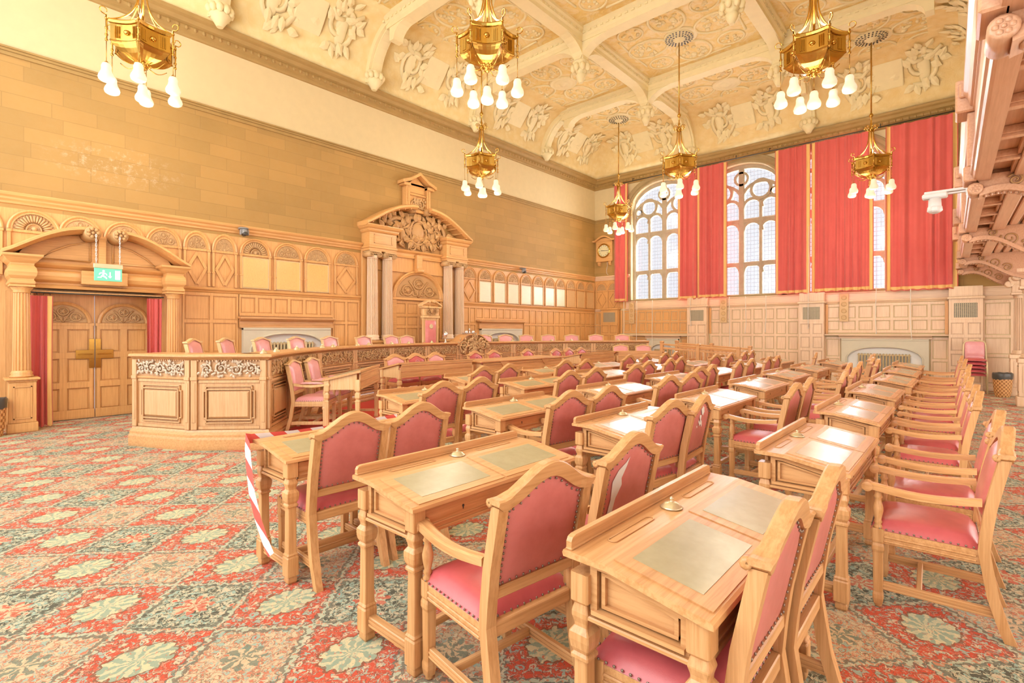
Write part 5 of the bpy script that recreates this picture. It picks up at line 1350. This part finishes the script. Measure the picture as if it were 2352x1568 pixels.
for i, x in enumerate(cxs):
    for j, y in enumerate(cys):
        if orn is None:
            b = MB(); rnd = random.Random(3)
            def oval(cx, cy_, rx, ry, r=.035):
                b.tube([(cx + rx * cos(q), cy_ + ry * sin(q), 0) for q in [2 * pi * k / 28 for k in range(29)]], r, 5)
            for k in range(4):
                a = k * pi / 2; d = .86
                oval(d * cos(a), d * sin(a), .5 if k % 2 == 0 else .4, .4 if k % 2 == 0 else .5)
                a2 = a + pi / 4; oval(1.28 * cos(a2), 1.28 * sin(a2), .3, .3, .028)
                for q in range(22):
                    rr = .36 * sqrt(rnd.random()); t = rnd.random() * 6.28
                    b.blob((d * cos(a) + rr * cos(t), d * sin(a) + rr * sin(t), .0), (rnd.uniform(.03, .1), rnd.uniform(.03, .08), .03), 6, 3)
                for q in range(8):
                    rr = .22 * sqrt(rnd.random()); t = rnd.random() * 6.28
                    b.blob((1.28 * cos(a2) + rr * cos(t), 1.28 * sin(a2) + rr * sin(t), .0), (.05, .05, .025), 6, 3)
                for e in (-1, 1):
                    X = 1.32; b.tube([(X * cos(a) - e * .0 * sin(a), X * sin(a), 0), (1.38 * cos(a + e * .35), 1.38 * sin(a + e * .35), 0), (1.5 * cos(a + e * .55), 1.5 * sin(a + e * .55), 0)], .03, 5)
            b.lathe([(.4, .02), (.4, -.02), (.36, -.04), (.33, -.02), (.26, -.03), (.23, -.05), (.19, -.03), (.12, -.06), (.05, -.1), (.01, -.11)], 24)
            orn = obj('coffer_ornament', b, CEILB, ceil); o = orn
        else:
            o = orn.copy(); COL.objects.link(o)
        o.location = (x, y, H - .005); o.scale = (.96, 1, 1)
# ------------------------------------------------------------------ chandeliers
def chandelier(lab, loc):
    t = thing('chandelier', lab, 'chandelier', loc, radians(12), 'brass chandeliers')
    R = .42; z0, z1 = -.11, .16
    C6 = [(R * cos(pi / 3 * k), R * sin(pi / 3 * k)) for k in range(6)]
    def side(k, q, sc=1.0, inn=.055):
        (xa, ya), (xb, yb2) = C6[k], C6[(k + 1) % 6]
        x, y = xa + (xb - xa) * q, ya + (yb2 - ya) * q
        am = pi / 3 * (k + .5); d = inn * 4 * q * (1 - q)
        return ((x - d * cos(am)) * sc, (y - d * sin(am)) * sc)
    ring = [side(k, q / 6) for k in range(6) for q in range(6)]
    def band(b, secs): b.loft([[(x * s_, y * s_, z) for x, y in ring] for s_, z in secs], False, False)
    b = MB(); band(b, [(.93, z0), (.93, z1 - .04), (1.0, z1 - .03), (1.03, z1), (1.0, z1 + .02), (.95, z1 + .02)]); band(b, [(.93, z0 + .015), (.96, z0), (.93, z0 - .012)])
    for k in range(6):
        for q in (.14, .2, .26, .74, .8, .86):
            x, y = side(k, q, .935); b.box(x - .008, x + .008, y - .008, y + .008, z0 + .04, z1 - .07)
        x, y = side(k, .5, .94); b.blob((x, y, .01), (.045, .045, .035), 8, 4)
    obj('pierced_drum', b, BRASS, t)
    b = MB(); band(b, [(.93, z0), (.88, z0 - .025), (.8, z0 - .06), (.66, z0 - .105), (.46, z0 - .14), (.25, z0 - .162), (.1, z0 - .175)]); b.lathe([(.0, -.36), (.03, -.35), (.05, -.33), (.03, -.31), (.08, -.29), (.1, -.26), (.06, -.24), (.09, -.22), (.1, -.2), (.06, -.18)], 12)
    for k in range(10): a = k * .63; b.blob((.08 * cos(a), .08 * sin(a), z0 - .15 - .02 * (k % 2)), (.03, .03, .035), 6, 3)
    obj('bowl', b, BRASS, t)
    b = MB(); b.lathe([(.018, .0), (.018, .82), (.05, .85), (.055, .9), (.03, .94), (.02, .97), (.03, 1.02), (.016, 1.05), (.016, 1.18), (.04, 1.2), (.045, 1.24), (.02, 1.28), (.016, 1.3)], 10); b.lathe([(.016, 1.3), (.016, H - loc[2] - .07)], 8)
    for k in range(6):
        a = pi / 3 * k; P = []
        for i in range(16):
            q = i / 15 * 1.5 * 2 * pi; rr = .07 * (1 - .6 * i / 15); P.append(((.09 + rr * cos(q)) * cos(a), (.09 + rr * cos(q)) * sin(a), .92 + rr * sin(q)))
        b.tube(P, .008, 4)
    obj('stem', b, BRASS, t)
    b = MB(); zc = H - loc[2]; b.lathe([(.03, zc - .16), (.08, zc - .13), (.1, zc - .09), (.3, zc - .06), (.34, zc - .03), (.34, zc)], 24)
    b.i = 1
    for rr, n in ((.31, 24), (.24, 20), (.17, 14)):
        for k in range(n):
            a = 2 * pi * k / n; b.M = Matrix.Translation((0, 0, zc - .052 - (.34 - rr) * .14 - .012)) @ Matrix.Rotation(a, 4, 'Z'); b.box(rr - .022, rr + .022, -.014, .014, -.004, .004)
    b.M = None; obj('ceiling_rose', b, [CEILB, DARK], t)
    for k in range(6):
        x, y = C6[k]; a = pi / 3 * k
        b = MB(); P = []
        for i in range(11):
            q = i / 10; r = .05 + (R - .05) * (1 - (1 - q) ** 1.0) ** 2.2; P.append((r * cos(a), r * sin(a), .88 - (.88 - z1) * q ** .75 - .12 * q * (1 - q)))
        b.tube(P, .011, 5); obj('rib', b, BRASS, t)
        b = MB(); X, Y_ = x * 1.03, y * 1.03
        b.tube([(X, Y_, z0 - .03), (X, Y_, z1 + .05)], .012, 6)
        for z in (z0 - .02, z0 + .05, .03, z1): b.blob((X, Y_, z), (.024, .024, .018), 6, 3)
        P = []
        for i in range(14):
            q = -pi / 2 + i / 13 * 1.6 * pi; rr = .05 * (1 - .3 * i / 13); P.append((X + (.03 + rr * cos(q)) * cos(a), Y_ + (.03 + rr * cos(q)) * sin(a), z1 + .1 + rr * sin(q)))
        b.tube([(X, Y_, z1 + .05)] + P, .008, 4)
        P = []
        for i in range(12):
            q = i / 11; P.append(((R * .75 - .3 * q) * cos(a) , (R * .75 - .3 * q) * sin(a), z0 - .14 - .06 * sin(q * pi * 1.2) - .04 * q))
        b.tube(P, .007, 4); fin = obj('corner_scroll', b, BRASS, t)
    for k in range(7):
        dx, dy = (C6[k][0] * 1.03, C6[k][1] * 1.03) if k < 6 else (0, 0); zt = z0 - .03 if k < 6 else -.36
        zs = -.42 if k < 6 else -.53
        b = MB(); b.tube([(dx, dy, zt), (dx, dy, zs)], .005, 4); b.lathe([(.012, 0), (.026, -.02), (.026, -.035)], 8, (dx, dy, zs)); dr = obj('drop_cord', b, BRASS, t)
        b = MB(); b.lathe([(.02, -.02), (.045, -.035), (.058, -.07), (.056, -.105), (.062, -.14), (.085, -.185), (.094, -.22), (.085, -.255), (.06, -.272), (.03, -.278)], 14, (dx, dy, zs)); obj('lamp_shade', b, SHADE, dr)
    return t
CHL = [((1.87, 8.71), 'large brass chandelier above the double door'), ((5.17, 5.09), 'brass chandelier hanging above the slanted clerk desk, before a smaller one'), ((8.71, 8.77), 'smaller-looking brass chandelier hanging in front of the gabled throne portal'), ((12.0, 5.21), 'brass chandelier with long rod before the first arched window'), ((15.25, 8.75), 'brass chandelier in the far corner beside the wall clock'), ((8.45, 1.63), 'big brass chandelier over the members desks near the gallery'), ((15.13, 1.69), 'brass chandelier on a long rod in front of the right-hand red curtains')]
ch0 = None
for (x, y), lab in CHL:
    if ch0 is None: ch0 = chandelier(lab, (x, y, 5.55))
    else: dup(ch0, (x, y, 5.55), radians(12 + 7 * (x % 5)), lab)
b = MB(); b.box(RX0, RX1 + .3, -3.5, -3.3, 0, 7.5); struct('wall_right', b, PLAST)
b = MB(); b.box(RX0, RX1 + .3, -3.5, RY0 + .02, 7.44, 7.56); struct('ceiling_gallery', b, CEILB)
# ------------------------------------------------------------------ gallery
ga = thing('gallery', 'overhanging carved oak gallery with panelled underside on scrolled brackets', 'gallery', (0, -.2, 0), radians(.85))
GX1 = 16.7
b = MB(); PF = [(0, 3.0), (.02, 3.005), (.03, 3.03), (.03, 3.05), (.045, 3.06), (.05, 3.1), (.045, 3.13), (.03, 3.14), (.03, 3.16), (.015, 3.18), (.015, 3.7), (.03, 3.71), (.03, 3.74), (.05, 3.75), (.07, 3.82), (.1, 3.86), (.1, 3.98), (.07, 4.02), (-.1, 4.03), (-.1, 3.0)]
b.loft([[(x, o, z) for o, z in PF] for x in (RX0, GX1)]); obj('fascia', b, BALZ, ga)
b = MB(); b.box(RX0, GX1, -2.9, -.02, 3.1, 3.25); obj('gallery_floor', b, BALZ, ga)
BX = [-.1, 3.42, 7.0, 10.55, 14.1, 16.5]
b = MB()
for x0, x1 in zip(BX, BX[1:]):
    n = 5 if x1 - x0 > 3 else 3
    b.M = None
    for (ya, yb3) in ((-.06, -.27),):
        b.box(x0, x1, -.005, ya, 3.015, 3.1, .004); b.box(x0, x1, ya, ya - .025, 3.04, 3.1, .004); b.box(x0, x1, yb3, yb3 + .025, 3.04, 3.1, .004); b.box(x0, x1, yb3, yb3 - .14, 3.005, 3.1, .008)
        for k in range(n + 1): x = x0 + (x1 - x0) * k / n; b.box(x - .035, x + .035, yb3, ya, 3.015, 3.1, .004); b.box(x - .055, x + .055, yb3, ya, 3.04, 3.1, .004)
    for k in range(14): y = -.5 - k * .13; b.box(x0, x1, y - .05, y + .04, 3.06, 3.1, .012)
obj('soffit_panelling', b, BALZ, ga)
for x in BX[1:]:
    b = MB(); b.box(x - .16, x + .16, -.02, .1, 3.0, 3.15, .012); b.box(x - .13, x + .13, -.02, .07, 3.15, 3.7, .01); b.box(x - .17, x + .17, -.02, .16, 3.7, 4.03, .015); b.box(x - .2, x + .2, -.1, .13, 3.84, 3.98, .01)
    obj('fascia_block', b, BALZ, ga)
    b = MB(); w = .075; top, bot = [], []
    for k in range(21):
        q = k / 20; y = -.02 - .9 * q
        bot.append((y, 2.88 + .05 * sin(q * 2 * pi) - .34 * q ** 1.8)); top.append((y, 3.06 if q < .9 else 3.05))
    b.loft([[(x - w, p[0], p[1]), (x + w, p[0], p[1]), (x + w, t_[0], t_[1]), (x - w, t_[0], t_[1])] for p, t_ in zip(bot, top)])
    b.loft([[(x - w - .025, p[0], p[1] - .03), (x + w + .025, p[0], p[1] - .03), (x + w + .025, p[0], p[1] + .03), (x - w - .025, p[0], p[1] + .03)] for p in bot])
    for k in range(1, 20):
        p = bot[k]; b.blob((x, p[0], p[1] - .03), (.06, .018, .018), 6, 3)
    b.lathe([(.045, -.125), (.06, -.115), (.06, .115), (.045, .125)], 18, (x, .01, 2.925), ax='x')
    for s_ in (-1, 1):
        for k in range(6): a = k * pi / 3; b.blob((x + s_ * .124, .01 + .03 * cos(a), 2.925 + .03 * sin(a)), (.008, .016, .016), 6, 3)
        b.blob((x + s_ * .126, .01, 2.925), (.009, .012, .012), 6, 3)
    b.i = 1
    for s_ in (-1, 1):
        for yq, zq, r, d in ((-.28, 2.97, .06, 1), (-.47, 2.87, .11, -1), (-.66, 2.76, .08, 1)):
            b.M = Matrix.Translation((x + s_ * (w + .005), yq, zq)) @ Matrix.Rotation(pi / 2, 4, 'Z'); scroll(b, 0, 0, r, 1.7, .5, d, 0, .014)
    b.M = None; obj('scroll_bracket', b, [BALZ, CARV], ga)
# columns that carry the gallery
cl = None
for i, (x, y) in enumerate(((14.23, -.98), (16.4, -.97))):
    lab = ['fluted oak gallery column on a panelled pedestal, nearer one', 'fluted oak gallery column on a panelled pedestal beside the wicker bin'][i]
    if cl is None:
        cl = thing('gallery_column', lab, 'column', (x, y, 0), 0, 'gallery columns')
        b = MB(); b.box(-.2, .2, -.2, .2, 0, .2, .01); b.box(-.17, .17, -.17, .17, .2, .86, .006); b.box(-.19, .19, -.19, .19, .86, .95, .012)
        for s_ in (-1, 1):
            for q0, q1, z0, z1 in ((-.11, -.095, .28, .8), (.095, .11, .28, .8), (-.11, .11, .28, .295), (-.11, .11, .785, .8)): b.box(q0, q1, s_ * .17, s_ * .18, z0, z1); b.box(s_ * .17, s_ * .18, q0, q1, z0, z1)
        obj('pedestal', b, BAKZ, cl)
        b = MB(); b.lathe([(.15, .95), (.155, .98), (.13, 1.0), (.14, 1.03), (.12, 1.05)], 20); b.flute(.12, .105, 1.05, 2.24, (0, 0, 0), 18, .14); b.lathe([(.107, 2.24), (.12, 2.26), (.11, 2.28), (.14, 2.32)], 20); b.box(-.16, .16, -.16, .16, 2.32, 2.37, .006); obj('shaft', b, BAKZ, cl)
        b = MB(); b.loft([[(-h, -h, z), (h, -h, z), (h, h, z), (-h, h, z)] for h, z in ((.14, 2.37), (.14, 2.55), (.16, 2.57), (.17, 2.62), (.2, 2.66), (.2, 2.72), (.14, 2.74), (.14, 3.08))])
        for s_ in (-1, 1): b.lathe([(.06, -.16), (.075, -.15), (.075, .15), (.06, .16)], 14, (0, s_ * .19, 2.57), ax='x')
        obj('impost', b, BAKZ, cl)
    else: dup(cl, (x, y, 0), 0, lab)
# ------------------------------------------------------------------ cameras of the room
def ptz(lab, loc, rz, s=1.0, m=GREYPL):
    t = thing('room_camera', lab, 'camera', loc, rz, 'small ceiling style cameras'); t.scale = (s, s, s)
    b = MB(); b.box(-.07, .07, .0, .12, -.01, .02, .006); b.lathe([(.07, -.01), (.075, .0), (.06, .012)], 16); obj('mount', b, m, t)
    b = MB(); b.lathe([(.05, -.1), (.055, -.09), (.055, -.01)], 16); b.box(-.07, -.05, -.03, .03, -.12, -.02, .01); b.box(.05, .07, -.03, .03, -.12, -.02, .01); obj('body', b, m, t)
    b = MB(); b.lathe([(.02, -.075), (.035, -.07), (.04, .03), (.02, .04)], 14, (0, 0, -.1), ax='y'); obj('lens_head', b, DARK, t)
ptz('small grey camera fixed to the panelling cornice above the arches, near the door', (4.02, 10.83, 3.56), 0, 1.15)
ptz('small grey camera on the panelling cornice right of the throne portal', (12.72, 10.83, 3.55), 0, 1.15)
t = thing('bracket_camera', 'white camera on a long arm reaching out from the gallery front', 'camera', (8.0, .0, 0))
b = MB(); b.box(-.03, .03, -.05, .36, 3.16, 3.19, .006); b.box(-.02, .02, -.08, .2, 3.13, 3.15, .004); b.box(-.06, .06, -.12, -.02, 3.1, 3.24, .01); obj('arm', b, WHITE, t)
b = MB(); b.box(-.06, .06, .14, .38, 3.10, 3.16, .014); b.lathe([(.06, 2.97), (.065, 2.98), (.06, 3.1)], 18, (0, .26, 0)); b.box(-.09, -.055, .22, .3, 2.93, 3.0, .016); b.box(.055, .09, .22, .3, 2.93, 3.0, .016); b.lathe([(.05, 2.93), (.075, 2.95), (.07, 3.0)], 16, (0, .26, 0)); obj('head', b, WHITE, t)
# ------------------------------------------------------------------ stacked chairs
sk = None
for i in range(5):
    lab = ['red stacking chair at the bottom of the stack by the far wall', 'second red stacking chair from the bottom of the stack', 'middle red stacking chair of the stack of five', 'fourth red stacking chair up in the stack', 'topmost red stacking chair with cream frame on the stack'][i]
    if sk is None:
        sk = thing('stacking_chair', lab, 'chair', (16.55, -.2, 0), pi / 2, 'stack of red chairs by the far wall')
        for s_ in (-1, 1):
            b = MB(); b.tube([(s_ * .22, -.3, 0), (s_ * .21, -.2, .45), (s_ * .205, -.2, .6), (s_ * .2, -.24, .8), (s_ * .17, -.25, .88), (s_ * .1, -.255, .9), (0, -.256, .905)], .016, 6); obj('frame_tube', b, GOLDW, sk)
            b = MB(); b.tube([(s_ * .22, .24, 0), (s_ * .21, .2, .4), (s_ * .2, .1, .425), (s_ * .2, -.2, .43)], .014, 6); obj('leg', b, GOLDW, sk)
        b = MB(); b.grid(lambda a, c: ((2 * a - 1) * .215, -.2 + .43 * c, .44 + .05 * (1 - (2 * a - 1) ** 6) * (1 - (2 * c - 1) ** 6)), 9, 9); b.box(-.21, .21, -.2, .225, .425, .445, .006); obj('seat', b, RED, sk)
        b = MB(); b.grid(lambda a, c: ((2 * a - 1) * .18, -.215 - .035 * c + .028 * (1 - (2 * a - 1) ** 6) * (1 - (2 * c - 1) ** 6), .52 + .36 * c), 9, 9); b.box(-.175, .175, -.25, -.225, .54, .86, .01); obj('backrest', b, PINK, sk)
        place(sk, (16.5, -.2, 0), pi / 2)
    else: dup(sk, (16.5 - .012 * i, -.2, .088 * i), pi / 2, lab)
# wicker bins
wb = None
for loc, lab in (((15.95, -.66, 0), 'wicker waste bin with black liner by the far gallery column'), ((.42, 10.22, 0), 'wicker waste bin with dark liner left of the door portal')):
    if wb is None:
        wb = thing('waste_bin', lab, 'bin', loc, 0, 'wicker waste bins')
        b = MB(); b.lathe([(.12, 0), (.13, .02), (.155, .2), (.165, .36), (.165, .47), (.15, .47), (.15, .1)], 24, (0, 0, 0), False); obj('basket', b, WICKER, wb)
        b = MB(); rnd = random.Random(2); secs = []
        for r, z in ((.168, .40), (.174, .44), (.176, .52), (.168, .545), (.15, .53), (.14, .42)): secs.append([((r + rnd.uniform(-.005, .005)) * cos(2 * pi * k / 24), (r + rnd.uniform(-.005, .005)) * sin(2 * pi * k / 24), z + rnd.uniform(-.012, .012)) for k in range(24)])
        b.loft(secs, False, True); obj('bin_liner', b, BLACKB, wb)
    else: dup(wb, loc, 0, lab)
# ------------------------------------------------------------------ light
w = bpy.data.worlds.new('day'); SC.world = w; w.use_nodes = True
bg = w.node_tree.nodes['Background']; bg.inputs[0].default_value = (.98, .97, 1.0, 1); bg.inputs[1].default_value = WORLD
def area(name, loc, rot, sx, sy, e, c):
    l = bpy.data.lights.new(name, 'AREA'); l.shape = 'RECTANGLE'; l.size = sx; l.size_y = sy; l.energy = e; l.color = c
    o = bpy.data.objects.new(name, l); COL.objects.link(o); o.location = loc; o.rotation_euler = rot; return o
for wi, wy in enumerate((8.16, 5.47, 2.78)):
    area('window_daylight', (17.95, wy, 4.75), (0, radians(90), 0), 4.6, 2.6, EWIN, (.95, .97, 1.0))
area('front_daylight', (-2.6, 5.2, 4.8), (0, radians(-90), 0), 6, 11, EFRONT, (1.0, .97, .92))  # added fill from behind the camera, no window known there
area('gallery_light', (8, -3.26, 1.6), (radians(90), 0, 0), 16, 2.6, EGAL, (1.0, .96, .9))  # added fill under the gallery, stands for no known lamp or window
for (x, y), lab in CHL:
    l = bpy.data.lights.new('chandelier_light', 'POINT'); l.energy = ECH; l.color = (1, .87, .66); l.shadow_soft_size = .35
    o = bpy.data.objects.new('chandelier_light', l); COL.objects.link(o); o.location = (x, y, 4.45)
    l = bpy.data.lights.new('chandelier_uplight', 'POINT'); l.energy = EUP; l.color = (1, .86, .62); l.shadow_soft_size = .3
    o = bpy.data.objects.new('chandelier_uplight', l); COL.objects.link(o); o.location = (x, y, 5.95)
# ------------------------------------------------------------------ camera
cam = bpy.data.cameras.new('camera'); co = bpy.data.objects.new('camera', cam); COL.objects.link(co)
cam.sensor_width = 36; cam.lens = 36 * F_ / 2352; cam.shift_y = -25 / 2352; cam.clip_start = .02; cam.clip_end = 200
co.location = (0, 0, 1.5); co.rotation_euler = (pi / 2, 0, radians(41.75 - 90))
SC.camera = co
SC.view_settings.view_transform = 'Standard'; SC.view_settings.look = 'None'
SC.view_settings.exposure = EXPO; SC.view_settings.gamma = GAM
SC.cycles.max_bounces = 5; SC.cycles.diffuse_bounces = 3; SC.cycles.glossy_bounces = 2; SC.cycles.transparent_max_bounces = 6
SC.cycles.use_adaptive_sampling = True; SC.cycles.adaptive_threshold = .14; SC.cycles.adaptive_min_samples = 12; SC.cycles.use_denoising = True; SC.cycles.caustics_reflective = False; SC.cycles.caustics_refractive = False
